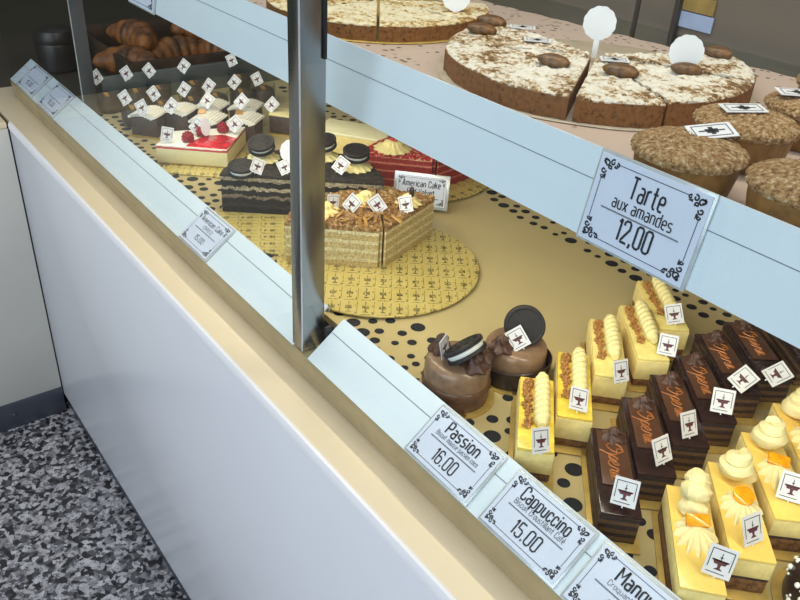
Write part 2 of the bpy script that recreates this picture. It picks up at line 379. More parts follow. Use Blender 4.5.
def ornaments(mb, w, h, z):
    def curl(cx, cy, r, a0, turns, sgn, wd):
        n = 14; mb.strip([(cx + sgn * r * (1 - .75 * i / n) * math.cos(a0 + turns * 2 * PI * i / n),
                           cy + r * (1 - .75 * i / n) * math.sin(a0 + turns * 2 * PI * i / n)) for i in range(n + 1)], wd, z)
    k = h / .056
    for sx in (-1, 1):
        for sy in (-1, 1):
            ex, ey = sx * w / 2, sy * h / 2
            for (dx, dy, r, a, tn) in ((.0045, .0045, .0026, 0, 1.1), (.0090, .0030, .0021, 2, -1.0), (.0032, .0095, .0021, 3, 1.0),
                                       (.0128, .0036, .0014, 1, 1.0), (.0036, .0135, .0014, .5, -1.0), (.0072, .0066, .0016, 4, -1.1)):
                curl(ex - sx * dx * k, ey - sy * dy * k, r * k, a, tn, sx, .00115 * k)
            for (dx, dy, ax, ay) in ((.0105, .0052, .0135, .0056), (.0050, .0115, .0056, .015), (.0022, .0022, .0055, .0030), (.0022, .0022, .0030, .0055)):
                mb.strip([(ex - sx * dx * k, ey - sy * dy * k), (ex - sx * ax * k, ey - sy * ay * k)], [.0019 * k, .0005 * k], z)
    e = .003 * k
    for sy in (-1, 1): mb.strip([(-w / 2 + .014 * k, sy * (h / 2 - e)), (w / 2 - .014 * k, sy * (h / 2 - e))], .0005 * k, z)
    for sx in (-1, 1): mb.strip([(sx * (w / 2 - e), -h / 2 + .015 * k), (sx * (w / 2 - e), h / 2 - .015 * k)], .0005 * k, z)

def price_card(label, loc, tilt, w, h, lines, group, rule_y=.0, extra=.004, name='price_card', rz=0.0):
    root = thing(name, label, 'price card', loc, 0, group, rot=(tilt, 0, rz))
    b = MB(); b.box((0, 0, .0011), (w + extra, h + extra, .0022), bev=.0006); b.build('card_holder', 'silver', root)
    b = MB(); b.box((0, 0, .0026), (w, h, .0006)); pp = b.build('printed_card', 'paper', root, smooth=False)
    b = MB(); ornaments(b, w * .97, h * .96, .0031)
    b.build('ornament', 'ink', pp, smooth=False)
    if rule_y is not None:
        b = MB(); b.rect(-w * .37, rule_y * h - .0005, w * .36, rule_y * h + .0005, .0031); b.build('rule_line', 'line_ink', pp, smooth=False)
    if lines:
        b = MB()
        for (body, sz, y, wd, bold) in lines: text_into(b, body, sz * h, 0, y * h, .0032, width=wd * w, bold=bold)
        b.build('lettering', 'ink', pp, smooth=False)
    return root

# ------------------------------------------------------------------ flags (paper crest on a pick)
def emblem_mesh():
    b = MB(); z = .0006; b.mi = 0
    w, h = .0160, .0190
    for sx in (-1, 1): b.rect(sx * w / 2 - .0003, -h * .30, sx * w / 2 + .0003, h / 2, z)
    b.rect(-w / 2, h / 2 - .0006, w / 2, h / 2, z); b.rect(-w / 2, -h / 2, w / 2 * .7, -h / 2 + .0006, z)
    b.rect(-.0003, .0015, .0003, .0068, z); b.rect(-.0011, .0030, .0011, .0037, z)
    b.mi = 1
    b.face([(-.0058, .0012, z), (-.0040, -.0022, z), (.0040, -.0022, z), (.0058, .0012, z)])
    b.face([(-.0009, -.0052, z), (.0009, -.0052, z), (.0014, -.0022, z), (-.0014, -.0022, z)])
    b.face([(-.0034, -.0066, z), (.0034, -.0066, z), (.0012, -.0050, z), (-.0012, -.0050, z)])
    b.rect(-.0062, .0002, .0062, .0014, z)
    return b
_flag = None
FK = .82
def add_flag(parent, pos, yaw=29, tilt=32, roll=0, k=1.0, stick=.012):
    """pos in world; parents a copy of the flag to the cake"""
    global _flag
    mtx = Matrix.Translation(parent.location) @ Euler(parent.rotation_euler).to_matrix().to_4x4()
    L = mtx.inverted() @ (Matrix.Translation(pos) @ face_mtx(R_(yaw), R_(tilt), R_(roll)) @ Matrix.Scale(k * FK, 4))
    if _flag is None:
        b = MB(); b.box((0, 0, 0), (.0205, .0240, .0007)); f = b.build('flag', 'flag_paper', None, smooth=False)
        e = emblem_mesh().build('emblem', ['ink', 'maroon'], f, smooth=False)
        b = MB(); b.box((0, -.0065, -.0009), (.0010, .0150, .0008)); p = b.build('pick', 'clear_leaf', f, smooth=False)
        _flag = f; f.parent = parent; f.matrix_local = L; return f
    c = copy_tree(_flag, parent); c.matrix_local = L; return c

# ------------------------------------------------------------------ THE SETTING
FZ = -.676
def struct(b, name, mat, smooth=False): return tag(b.build(name, mat, None, smooth), kind='structure')
b = MB(); b.box((-.5, -.6, FZ - .02), (5.0, 5.4, .04)); struct(b, 'floor', 'granite')
b = MB(); b.box((-2.95, -.3, .5), (.06, 4.6, 2.4)); struct(b, 'wall_left', 'olive_wall')
b = MB(); b.box((-.5, 2.06, .5), (5.0, .06, 2.4)); struct(b, 'wall_back', 'dark_wall')

# ------------------------------------------------------------------ display counter
CY = .282           # front panel plane
XC = -1.452         # inner corner with the side counter
case = thing('display_case', 'long white pastry display case with cream ledge, glass front and sloping price rails', 'display case', (-.5, .3, FZ))
def P(b, name, mat, parent=None, smooth=True):
    """part given in world coordinates, parented to the case"""
    par = parent or case
    o = b.build(name, mat, None, smooth); o.parent = par
    off = Vector(par.location)
    q = par.parent
    while q: off = off + Vector(q.location); q = q.parent
    o.location = -off; return o
X1 = .35
b = MB(); b.box(((XC + X1) / 2, CY + .015, (-.052 + FZ + .044) / 2), (X1 - XC, .03, -.052 - FZ - .044), bev=.001); P(b, 'front_panel', 'panel_white')
b = MB(); b.box(((XC + X1) / 2, CY + .022, FZ + .022), (X1 - XC, .03, .044), bev=.001); P(b, 'kickplate', 'kick')
b = MB(); b.box(((XC - .2 + X1) / 2, CY + .049, -.046), (X1 - XC + .2, .09, .012), bev=.001); lg = P(b, 'ledge', 'cream')
b = MB(); V = b.grid([[(x, y, z) for (y, z) in ((CY + .0055, -.0399), (CY + .0015, -.0412), (CY - .0005, -.0455), (CY - .0005, -.0525), (CY + .0055, -.0525))] for x in (XC - .001, X1)], cv=True); b.cap(V[0]); b.cap(V[1], True); P(b, 'ledge_edge', 'edge_lit_white', lg)
# bronze channel between ledge and rail
b = MB(); prof = [(.3318, -.0402), (.3318, -.0390), (.3304, -.0380), (.3276, -.0240), (.3281, -.0228), (.3274, -.0218), (.3270, -.0064), (.3274, -.0052), (.3450, -.0052), (.3450, -.0402)]
b.grid([[(x, y, z) for (y, z) in prof] for x in (-1.5842, X1)], cv=True); P(b, 'glass_channel', 'bronze', smooth=False)
# sloping price rails, groove as its own inlay
TA = R_(37)
def rail(x0, x1):
    dy, dz = .0417, .0315; y0, z0 = .3264, -.0046; n = Vector((0, -math.sin(TA), math.cos(TA)))
    b = MB(); t = .0016
    a = Vector((0, y0, z0)); c = Vector((0, y0 + dy, z0 + dz)); lip = c + Vector((0, .0015, -.008))
    prof = [a, c, lip, lip - Vector((0, .0015, 0)), c - n * t * 1.2 - Vector((0, .001, 0)), a - n * t]
    V = b.grid([[(x, p.y, p.z) for p in prof] for x in (x0, x1)], cv=True); b.cap(V[0]); b.cap(V[1], True)
    r = P(b, 'price_rail', 'rail', smooth=False)
    g = a + (c - a) * .665 + n * .0002; s = (c - a).normalized() * .00035
    b = MB(); b.face([(x0, *(g - s).yz), (x1, *(g - s).yz), (x1, *(g + s).yz), (x0, *(g + s).yz)]); P(b, 'rail_groove', 'groove', r, False)
rail(-1.5794, -.5665); rail(-.5390, X1)
# steel post
b = MB(); b.box((-.5567, .3385, .249), (.0190, .0256, .50), bev=.0016); pst = P(b, 'post', 'steel')
b = MB(); b.box((-.5475, .3259, .249), (.0011, .0011, .50)); P(b, 'edge_or_highlight_strip', 'silver', pst)  # highlight along the post corner, put in as a thin pale strip
b = MB(); b.box((-.5420, .3530, .0165), (.0035, .010, .012), bev=.001); P(b, 'post_clip', 'black_plastic')
b = MB(); b.box((-.5462, .3490, .3035), (.0026, .0030, .05), bev=.0008); P(b, 'post_gasket', 'black_plastic')
# glass
b = MB(); b.box((-1.0679, .3248, .30), (1.0134, .004, .61)); P(b, 'glass_pane', 'glass', smooth=False)
b = MB(); b.box((-0.0945, .3248, .30), (0.8890, .004, .61)); P(b, 'glass_pane', 'glass', smooth=False)
# far corner post and end panel
b = MB(); b.box((-1.2944, 0.3787, .215), (.006, .022, .42), bev=.001); cp = P(b, 'corner_post', 'kick')
b = MB(); b.box((-1.2909, 0.3675, .215), (.0016, .0012, .42)); P(b, 'edge_or_highlight_strip', 'silver', cp)
b = MB(); b.box((-1.350, .62, .0225), (.010, .40, .047), bev=.001); P(b, 'end_panel', 'end_panel')
# deck with two bands of round perforations
b = MB(); b.box((-.485, .61, -.004), (1.72, .46, .008)); b.mi = 1
holes = []
def hole_band(y0, y1, pitch, seed):
    rnd = random.Random(seed); x = -1.3; 
    while x < .3:
        y = y0 + rnd.random() * pitch * .4
        while y < y1:
            px, py = x + rnd.uniform(-.0035, .0035), y + rnd.uniform(-.003, .003)
            r = rnd.choice((.0040, .0050, .0054, .0060, .0078))
            if all(math.hypot(px - hx, py - hy) > r + hr + .0044 for hx, hy, hr in holes):
                holes.append((px, py, r))
            y += pitch
        x += pitch * .62
hole_band(.390, .456, .0165, 3); hole_band(.730, .790, .0165, 5)
for hx, hy, r in holes:
    b.face([(hx + r * math.cos(2 * PI * j / 20), hy + r * math.sin(2 * PI * j / 20), .0002) for j in range(20)])
P(b, 'deck', ['deck', 'hole'], smooth=False)
# upper shelf
SZ = .25
b = MB(); b.box((-.45, .6235, SZ - .004), (1.68, .435, .008), bev=.001); P(b, 'glass_shelf', 'shelf_glass', smooth=False)
sr_t = R_(80); top = Vector((0, .4037, .275)); dn = Vector((0, -math.cos(sr_t), -math.sin(sr_t)))
bot = top + dn * .0588; nrm = Vector((0, -math.sin(sr_t), math.cos(sr_t)))
b = MB(); prof = [top, bot, bot - nrm * .003, top - nrm * .003]
V = b.grid([[(x, p.y, p.z) for p in prof] for x in (-1.28, X1)], cv=True); b.cap(V[0]); b.cap(V[1], True)
srail = P(b, 'shelf_rail', 'rail', smooth=False)
g = top + dn * .0205 + nrm * .0002; s = dn * .0003
b = MB(); b.face([(-1.28, *(g - s).yz), (X1, *(g - s).yz), (X1, *(g + s).yz), (-1.28, *(g + s).yz)]); P(b, 'rail_groove', 'groove', srail, False)
# rear sliding doors
for k, (x0, x1) in enumerate(((-1.36, -.625), (-.625, -.568), (-.568, -.28), (-.28, X1))):
    b = MB(); b.box(((x0 + x1) / 2, .850 + .006 * (k % 2), .29), (x1 - x0 - .003, .012, .62), bev=.001); P(b, 'rear_door', 'door', smooth=False)
b = MB(); b.box((-.5, .850, -.03), (1.72, .03, .03)); P(b, 'rear_track', 'door_edge')
b = MB(); b.box((-.562, .838, .29), (.006, .008, .62), bev=.001); P(b, 'door_edge', 'door_edge')
# body below the deck
b = MB(); b.box((-.485, .61, FZ / 2 - .03), (1.72, .46, -FZ - .06)); P(b, 'cabinet_body', 'dark_counter', smooth=False)

# ------------------------------------------------------------------ side counter at the left
side = thing('side_counter', 'pale grey counter at the left meeting the white display case at a corner', 'counter', (XC - .4, -.3, FZ))
def S(b, name, mat, smooth=True):
    o = b.build(name, mat, side, smooth); o.location = -Vector(side.location); return o
b = MB(); b.box((XC - .015, -.42, (-.052 + FZ + .062) / 2), (.03, 1.40, -.052 - FZ - .062), bev=.001); S(b, 'front_panel', 'panel_grey')
b = MB(); b.box((XC - .012, -.42, FZ + .031), (.03, 1.40, .062), bev=.001); S(b, 'kickplate', 'kick')
b = MB(); b.box((XC - .045, -.42, -.046), (.09, 1.40, .012), bev=.003); S(b, 'ledge', 'cream')
b = MB(); b.box((XC - .004, CY - .008, (FZ - .05) / 2 + .02), (.006, .006, -FZ - .12)); S(b, 'corner_seam', 'kick')
b = MB(); b.box((-2.05, .05, -.075), (1.10, 2.3, .03), bev=.002); S(b, 'countertop', 'dark_counter')
b = MB(); b.box((-2.05, .05, (-.09 + FZ) / 2), (1.06, 2.26, -.09 - FZ)); S(b, 'cabinet_body', 'dark_counter')
for y in (FZ,):
    for yy in (.18, .05):
        b = MB(); b.lathe([(.0035, 0), (.0035, .0015), (.002, .0022)], 12, Matrix.Translation((XC + .003, yy, FZ + .034)) @ Matrix.Rotation(PI / 2, 4, 'Y')); S(b, 'screw', 'steel')

# things on the side counter: croissants in a wooden crate, dark canister
can = thing('canister', 'dark round canister standing behind the far glass corner', 'canister', (-1.80, .475, -.06))
b = MB(); b.lathe([(.030, 0), (.041, .004), (.043, .055), (.041, .060)], 32); b.build('body', 'canister', can)
b = MB(); b.lathe([(.043, .060), (.044, .070), (.038, .084), (.022, .092), (.004, .094)], 32); b.build('lid', 'canister', can)
crate = thing('bread_crate', 'dark brown wooden crate holding croissants behind the grey end panel', 'crate', (-1.75, .86, -.06))
b = MB(); b.box((0, 0, .004), (.34, .62, .008)); b.build('bottom', 'basket', crate)
for (c, d) in (((.167, 0, .030), (.012, .62, .055)), ((-.167, 0, .030), (.012, .62, .055)), ((0, .307, .030), (.34, .012, .055)), ((0, -.307, .030), (.34, .012, .055))):
    b = MB(); b.box(c, d, bev=.002); b.build('side_board', 'basket', crate)
def croissant(k=1.0):
    b = MB(); pts = []; rad = []
    n = 40
    for i in range(n + 1):
        f = i / n * 2 - 1; a = f * 1.25
        pts.append((.07 * k * math.sin(a), -.05 * k * (1 - math.cos(a)), .027 * k))
        env = (1 - abs(f) ** 1.7) ** .8 * .030 + .004
        rad.append(env * k * (.86 + .14 * abs(math.sin(f * 9.5))))
    b.tube(pts, rad, 14); return b
crl = ['croissant lying nearest the glass corner post in the crate', 'croissant second from the glass corner post in the crate', 'croissant in the middle of the crate beyond the end panel',
       'croissant right of the middle in the crate, tips forward', 'croissant at the far end of the crate', 'croissant stacked on the two near the post', 'croissant stacked on the middle of the pile', 'croissant stacked near the far end of the pile']
crp = [(-1.66, .585, -.052, 40), (-1.70, .695, -.052, 100), (-1.66, .80, -.052, 20), (-1.70, .92, -.052, 70), (-1.67, 1.04, -.052, 110), (-1.735, .63, -.020, 10), (-1.74, .79, -.018, 60), (-1.735, .97, -.018, 15)]
c0 = None
for lb, (x, y, z, r) in zip(crl, crp):
    if c0 is None: c0 = croissant(1.05).build('croissant', 'croissant'); o = c0
    else: o = c0.copy(); COL.objects.link(o)
    o.location = (x, y, z); o.rotation_euler = (0, 0, R_(r)); tag(o, lb, 'croissant', 'croissants in the crate')

# ------------------------------------------------------------------ price cards
RS = Vector((0, .0417, .0315)); RA = Vector((0, .3264, -.0046))
def on_rail(x, f=.49): p = RA + RS * f + Vector((0, -math.sin(TA), math.cos(TA))) * .0003; return (x, p.y, p.z)
GC = 'price cards on the lower rail'
price_card('price card on the lower rail reading Passion, 16.00', on_rail(-0.3444), TA, 0.0749, .0462,
           [('Passion', .32, .17, .50, .0004), ('Biscuit mousse passion coco', .13, .055, .66, 0), ('16.00', .34, -.34, .33, .0002)], GC, -.01)
price_card('price card on the lower rail reading Cappuccino, 15.00', on_rail(-0.2516), TA, 0.0749, .0462,
           [('Cappuccino', .32, .17, .62, .0004), ('Biscuit Croustillant Café', .14, .05, .66, 0), ('15.00', .34, -.34, .33, .0002)], GC, -.01)
price_card('price card cut off by the bottom edge of the photo, reading Mangue', on_rail(-0.1666), TA, 0.0749, .0462,
           [('Mangue', .32, .17, .46, .0004), ('Croquant-mangue', .115, .055, .52, 0), ('15.00', .34, -.34, .33, .0002)], GC, -.01)
price_card('small price card left of the steel post reading American Cake', on_rail(-0.7994), TA, 0.071, .0462,
           [('American Cake', .20, .20, .74, .0002), ('OREO', .13, .04, .30, .0002), ('15.00', .20, -.30, .28, .0001)], GC, -.02)
price_card('price card at the far left end of the rail, nearer of two', on_rail(-1.3688), TA, 0.0802, .0462, [('16.00', .24, -.27, .34, .0002)], GC, .0)
price_card('price card at the far left end of the rail, furthest of two', on_rail(-1.4925), TA, 0.0869, .0462, [('15.00', .24, -.27, .34, .0002)], GC, .0)
mid = top + dn * .0297 + nrm * .0003
price_card('large price card on the upper shelf rail reading Tarte aux amandes, 12,00', (-.2580, mid.y, mid.z), sr_t, .0815, .0575,
           [('Tarte', .33, .14, .31, .0005), ('aux amandes', .20, -.015, .55, .0001), ('12,00', .34, -.34, .31, .0002)], 'price cards on the upper shelf rail', -.065)
price_card('price card on the upper shelf rail at the top left edge of the photo', (-1.055, mid.y, mid.z), sr_t, .0815, .0575,
           None, 'price cards on the upper shelf rail', None)

# ------------------------------------------------------------------ slices: passion, opera, mango
LEN, WID = .095, .030
def slice_frame(fl, ang):
    a = R_(ang); d = Vector((math.cos(a), math.sin(a))); n = Vector((-d.y, d.x))
    c = Vector(fl) - d * LEN / 2 + n * WID / 2; return (c.x, c.y, 0), a
def cake_box(root, z0, z1, name, mat, gx=0.0, gy=0.0, bev=.0012):
    b = MB(); b.box((0, 0, (z0 + z1) / 2), (LEN - gx, WID - gy, z1 - z0), bev=bev); return b.build(name, mat, root)
def gold_slip(root):
    b = MB(); b.box((.002, 0, .0012), (LEN + .012, WID + .007, .0012), bev=.0004); return b.build('gold_board', 'gold', root)
def rope(mb, x0, x1, y, z, R, turns=9):
    n = turns * 6; pts = [(x0 + (x1 - x0) * i / n, y, z) for i in range(n + 1)]
    rad = [R * (min(1, .55 + .45 * math.sin(PI * min(1, 6 * min(i / n, 1 - i / n)) / 2))) for i in range(n + 1)]
    mb.tube(pts, rad, 18, mod=lambda a, i: 1 + .11 * math.cos(2 * PI * i / 6 + a) + .05 * math.cos(3 * a))

PASS = [((-.305, .374), -46, 'front', (-.2915, .3845, .046), 84, 30, -12),
        ((-.315, .430), -47, 'second', (-.3108, .4497, .045), 76, 46, -26),
        ((-.336, .501), -46, 'third', (-.3172, .5113, .045), 82, 28, -6),
        ((-.330, .555), -40, 'fourth', (-.3197, .5816, .045), 28, 26, 4),
        ((-.351, .615), -38, 'fifth', (-.3505, .6327, .045), 42, 34, 16)]
PL = ['yellow passion slice nearest the front rail, beside the chocolate domes', 'yellow passion slice behind the frontmost one, second from the front rail',
      'yellow passion slice in the middle of the five', 'yellow passion slice fourth from the front rail, beside the chocolate slices', 'yellow passion slice furthest back, just below the upper price rail']
pp0 = None
for (fl, an, _, fp, yw, tl, rl), lb in zip(PASS, PL):
    loc, a = slice_frame(fl, an)
    if pp0 is None:
        r = thing('passion_slice', lb, 'pastry', loc, a, 'passion slices with piped cream')
        gold_slip(r); cake_box(r, .002, .010, 'sponge', 'sponge_brown', .001, .001); cake_box(r, .010, .031, 'mousse', 'mousse', bev=.0006)
        cake_box(r, .031, .034, 'glaze', 'passion_glaze', .0006, .0006)
        b = MB()
        for i in range(96):
            b.ball((random.uniform(-.043, .024), random.uniform(-.0112, -.0040), .0345 + random.random() * .0022), [random.uniform(.002, .0045)] * 3, 6, rough=.3)
        b.build('praline_strip', 'praline', r)
        b = MB(); rope(b, -.046, .024, .0042, .0392, .0062); b.build('cream_rope', 'cream_pipe', r)
        pp0 = r; kids = True; proto_children = list(r.children)
    else:
        r = pp0.copy(); COL.objects.link(r); r.location = loc; r.rotation_euler = (0, 0, a); tag(r, lb)
        for ch in proto_children:
            c = ch.copy(); COL.objects.link(c); c.parent = r
            if ch.name.startswith('glaze') and 'second' not in lb: c.material_slots[0].link = 'OBJECT'; c.material_slots[0].material = M['passion_pale']
    PASS_r = r
    bpy.context.view_layer.update(); add_flag(r, fp, yw, tl, rl)

OP = [((-.224, .380), -44.5, (-.2187, .3965, .045), 30, 26, 2), ((-.235, .436), -43, (-.2321, .4566, .045), 84, 30, 0), ((-.240, .487), -41, (-.2392, .5011, .045), 86, 30, -8),
      ((-.245, .534), -39.5, (-.2413, .5516, .045), 32, 26, 4), ((-.254, .595 - .008), -37, (-.2501, .5967, .044), 18, 48, -28), ((-.250, .633), -36, (-.2372, .6301, .044), 12, 50, -34), ((-.243, .690), -36, None, 0, 0, 0)]
OL = ['chocolate slice nearest the front rail, leftmost in its row', 'chocolate slice second from the front rail', 'chocolate slice third from the front rail', 'chocolate slice in the middle of the seven, its flag facing forward',
      'chocolate slice third from the back with a large tilted flag', 'chocolate slice second from the back, tilted flag at the right edge', 'chocolate slice furthest back, half hidden by the upper price rail']
op0 = None
for (fl, an, fp, yw, tl, rl), lb in zip(OP, OL):
    loc, a = slice_frame(fl, an)
    if op0 is None:
        r = thing('opera_slice', lb, 'pastry', loc, a, 'dark chocolate opera slices')
        gold_slip(r); cake_box(r, .002, .026, 'layered_sponge', 'opera', .001, .001, .0005); cake_box(r, .026, .030, 'chocolate_glaze', 'choc_glaze', bev=.001)
        b = MB(); b.box((-.012, .0005, .0312), (.062, .0235, .0016), bev=.0005); pq = b.build('chocolate_plaque', 'choc_plaque', r)
        key = [(.9, 1.9), (.2, 1.7), (0, .9), (.5, 0), (1.1, .5), (1.2, 1.4), (.6, 1.9), (.7, 1.2), (1.5, 1.1), (1.75, .2), (1.55, -.9), (1.8, .2), (2.1, 1.1), (2.5, .8), (2.2, .1), (1.9, .3),
               (2.5, .2), (3.1, .7), (3.0, 1.2), (2.7, .8), (2.8, .1), (3.4, .1), (3.7, 1.1), (3.9, .8), (4.1, 1.0), (4.05, .2), (4.4, .1), (4.9, 1.0), (4.5, .9), (4.4, .2), (4.8, .1), (5.0, 1.0), (5.0, .1), (5.5, .2)]
        line = []
        for i in range(len(key) - 1):
            p0, p1, p2, p3 = (Vector(key[max(0, min(len(key) - 1, i + d))]) for d in (-1, 0, 1, 2))
            for j in range(5):
                t = j / 5; line.append(.5 * (2 * p1 + (p2 - p0) * t + (2 * p0 - 5 * p1 + 4 * p2 - p3) * t * t + (3 * p1 - p0 - 3 * p2 + p3) * t ** 3))
        b = MB(); b.tube([(-.029 + (q.x + .25 * q.y) * .0079, -.0048 + q.y * .0066, .0323) for q in line], .00052, 5)
        b.build('script', 'script_gold', pq)
        b = MB(); b.swirl((-.036, .002, .031), .0085, .011, 6, 2.6); b.build('chocolate_rosette', 'choc_pipe', r)
        op0 = r; proto_children = list(r.children)
    else:
        r = op0.copy(); COL.objects.link(r); r.location = loc; r.rotation_euler = (0, 0, a); tag(r, lb)
        for ch in proto_children:
            c = ch.copy(); COL.objects.link(c); c.parent = r
            for g2 in ch.children:
                d = g2.copy(); COL.objects.link(d); d.parent = c
    bpy.context.view_layer.update()
    if fp: add_flag(r, fp, yw, tl, rl, 1.05)

MG = [((-.149, .369), -48, (-.1416, .3979, .046), 38, 24, -8), ((-.144, .420), -46, (-.1456, .4418, .046), 80, 28, -2), ((-.146, .478), -43, (-.1517, .5041, .046), 30, 26, 0), ((-.152, .537), -42.5, None, 0, 0, 0)]
ML = ['yellow mango slice nearest the front rail with cream quenelles', 'yellow mango slice with a round orange slice on shell cream, second from front', 'yellow mango slice third from front, its flag at the right edge', 'yellow mango slice furthest back at the right edge of the photo']
for k, ((fl, an, fp, yw, tl, rl), lb) in enumerate(zip(MG, ML)):
    loc, a = slice_frame(fl, an)
    r = thing('mango_slice', lb, 'pastry', loc, a, 'mango slices with orange and cream')
    gold_slip(r); cake_box(r, .002, .014, 'sponge', 'sponge_brown', .001, .001); cake_box(r, .014, .0165, 'chocolate_layer', 'sponge_dark', .001, .001, .0004)
    cake_box(r, .0165, .032, 'mousse', 'mousse', .0004, .0004, .0005); cake_box(r, .032, .0345, 'glaze', 'yellow_glaze', bev=.0009)
    b = MB()
    if k == 0:
        
        for (cx, cy, cz, dx, dz) in ((-.022, .001, .0395, .021, .015), (-.033, .002, .0420, .022, .020), (-.029, .001, .0490, .023, .016), (-.037, .002, .0530, .018, .015)):
            b.ball((cx, cy, cz), (dx, dx * .92, dz), 24, mtx=Matrix.Rotation(-.5, 4, 'Y') @ Matrix.Rotation(cx * 90, 4, 'Z'), rough=.22, fr=420)
    else:
        pts = []; rad = []
        for i in range(70):
            f = i / 69; t = f * 2 * PI * 2.3 + k
            pts.append((-.032 + .0080 * (1 - f * .75) * math.cos(t), .001 + .0080 * (1 - f * .75) * math.sin(t), .0410 + .0165 * f)); rad.append(.0072 * (1 - .20 * f))
        b.tube(pts, rad, 14, mod=lambda aa, i: 1 + .07 * math.cos(5 * aa + i * .25)); b.ball((-.032, .001, .046), (.020, .020, .022), 14)
    b.build('cream_swirl', 'white_pipe', r)
    # shell of piped cream, ridges fanning towards the front
    b = MB(); P2 = []; n = 78
    for q in range(9):
        f = q / 8; row = []
        for j in range(n):
            aa = 2 * PI * j / n; ridge = 1 + (.26 * math.cos(12 * aa)) * (1 - f * .35)
            rr = .0122 * (1 - f ** 2.0) ** .7 * ridge + .0004
            row.append((.002 + rr * 1.2 * math.cos(aa) - .005 * f, .0005 + rr * math.sin(aa), .0342 + .0072 * f))
        P2.append(row)
    V = b.grid(P2, cv=True); b.cap(V[0], True); b.cap(V[-1]); sh = b.build('cream_shell', 'white_pipe', r)
    b = MB()
    mt = Matrix.Rotation(R_(-14), 4, 'Y') @ Matrix.Rotation(R_((10, 40, 15, 0)[k]), 4, 'Z')
    if k == 1: b.lathe([(.0060, -.0010), (.0076, -.0004), (.0076, .0012), (.0060, .0022), (.001, .0024)], 28, Matrix.Translation((-.0045, .0012, .0430)) @ Matrix.Rotation(R_(18), 4, 'Y'))
    else: b.box((-.0062, .0008, .0432), (.0090, .0165, .0034), bev=.0010, mat=Matrix.Rotation(R_(30), 4, 'Y') @ Matrix.Rotation(R_((6, 0, -12, 0)[k]), 4, 'Z'))
    b.build('orange_piece', 'orange', r)
    bpy.context.view_layer.update()
    if fp: add_flag(r, fp, yw, tl, rl, 1.08)

# dotted chocolate cake at the lower right edge
r = thing('chocolate_dome', 'dark chocolate cake with white dots at the lower right edge', 'pastry', (-.092, .470, 0))
b = MB(); b.lathe([(.036, .0003), (.036, .0018)], 32); b.build('gold_board', 'gold', r)
b = MB(); b.lathe([(.029, .0018), (.030, .006), (.0295, .020), (.026, .029), (.017, .034), (.004, .036)], 36); b.build('glazed_dome', 'choc_deep', r)
b = MB()
for i in range(46):
    an = random.random() * 2 * PI; h = random.uniform(.008, .030); rr = .0298 if h < .021 else .0298 - (h - .021) * .55
    b.ball((rr * math.cos(an), rr * math.sin(an), h), [random.choice((.002, .003, .0042))] * 3, 8)
b.build('sugar_dots', 'white_top', r)['kind'] = 'stuff'

# ------------------------------------------------------------------ chocolate domes with cookies
def cookie(parent, mtx, D=.042, name='sandwich_cookie'):
    b = MB()
    for z0, sg in ((.0022, 1), (-.0022, -1)):
        pr = [(.001, z0), (D / 2, z0), (D / 2, z0 + sg * .0030), (D / 2 - .0012, z0 + sg * .0038), (D / 2 - .0030, z0 + sg * .0034), (D / 2 - .0034, z0 + sg * .0029), (.001, z0 + sg * .0031)]
        b.lathe(pr, 40, mod=lambda a, k: 1 + (.012 * math.cos(40 * a) if k == 2 else 0))
    for i in range(16):
        an = 2 * PI * i / 16; b.box((D * .36 * math.cos(an), D * .36 * math.sin(an), .0054), (.004, .0012, .0008), an)
    for i in range(5):
        an = 2 * PI * i / 5; b.box((D * .17 * math.cos(an), D * .17 * math.sin(an), .0054), (.006, .0018, .0008), an)
    c = b.build(name, 'cookie', parent, mtx=mtx)
    b = MB(); b.lathe([(D / 2 - .0022, -.0022), (D / 2 - .0014, 0), (D / 2 - .0022, .0022)], 32); b.build('cream_filling', 'cookie_cream', c); return c
def aim(pos, nrm, spin=0.0):
    q = Vector(nrm).normalized().to_track_quat('Z', 'Y'); return Matrix.Translation(pos) @ q.to_matrix().to_4x4() @ Matrix.Rotation(spin, 4, 'Z')
def choc_cake(label, loc):
    r = thing('chocolate_mousse_cake', label, 'pastry', loc, 0, 'chocolate mousse cakes with a cookie')
    b = MB(); b.lathe([(.0365, .0003), (.0365, .0016)], 40); b.box((.030, -.020, .001), (.03, .012, .0012), R_(-35)); b.build('gold_board', 'gold', r)
    b = MB(); b.lathe([(.0300, .0016), (.0305, .004), (.0305, .013), (.0298, .0155)], 48); b.build('mousse_base', 'choc_band', r)
    return r
d1 = choc_cake('chocolate mousse cake with a leaning cookie, next to the lower rail', (-.4140, .4070, 0))
b = MB(); b.lathe([(.0312, .0140), (.0316, .016), (.0310, .0205), (.0300, .0215)], 48); b.build('chocolate_band', 'choc_band', d1)
b = MB(); b.lathe([(.0294, .0150), (.0298, .032), (.0291, .0378), (.0268, .0408), (.0225, .0420), (.001, .0424)], 48); b.build('mousse_top', 'choc_mousse', d1)
b = MB(); b.swirl((-.017, -.006, .041), .0100, .019, 6, 2.2); b.build('chocolate_rosette', 'choc_pipe', d1)
b = MB(); b.swirl((.019, .003, .041), .0112, .015, 6, 2.2); b.swirl((.012, .015, .041), .0095, .015, 6, -2); b.build('chocolate_rosette', 'choc_pipe', d1)
cookie(d1, aim((.0075, -.0005, .0545), (-.50, -.16, .62)), .0375)
bpy.context.view_layer.update(); add_flag(d1, (-.4210, .3950, .0535), 115, 10, 6, .95)
d2 = choc_cake('chocolate mousse cake with an upright cookie, in a dark chocolate collar', (-.4085, .4750, 0))
b = MB()
P3 = []
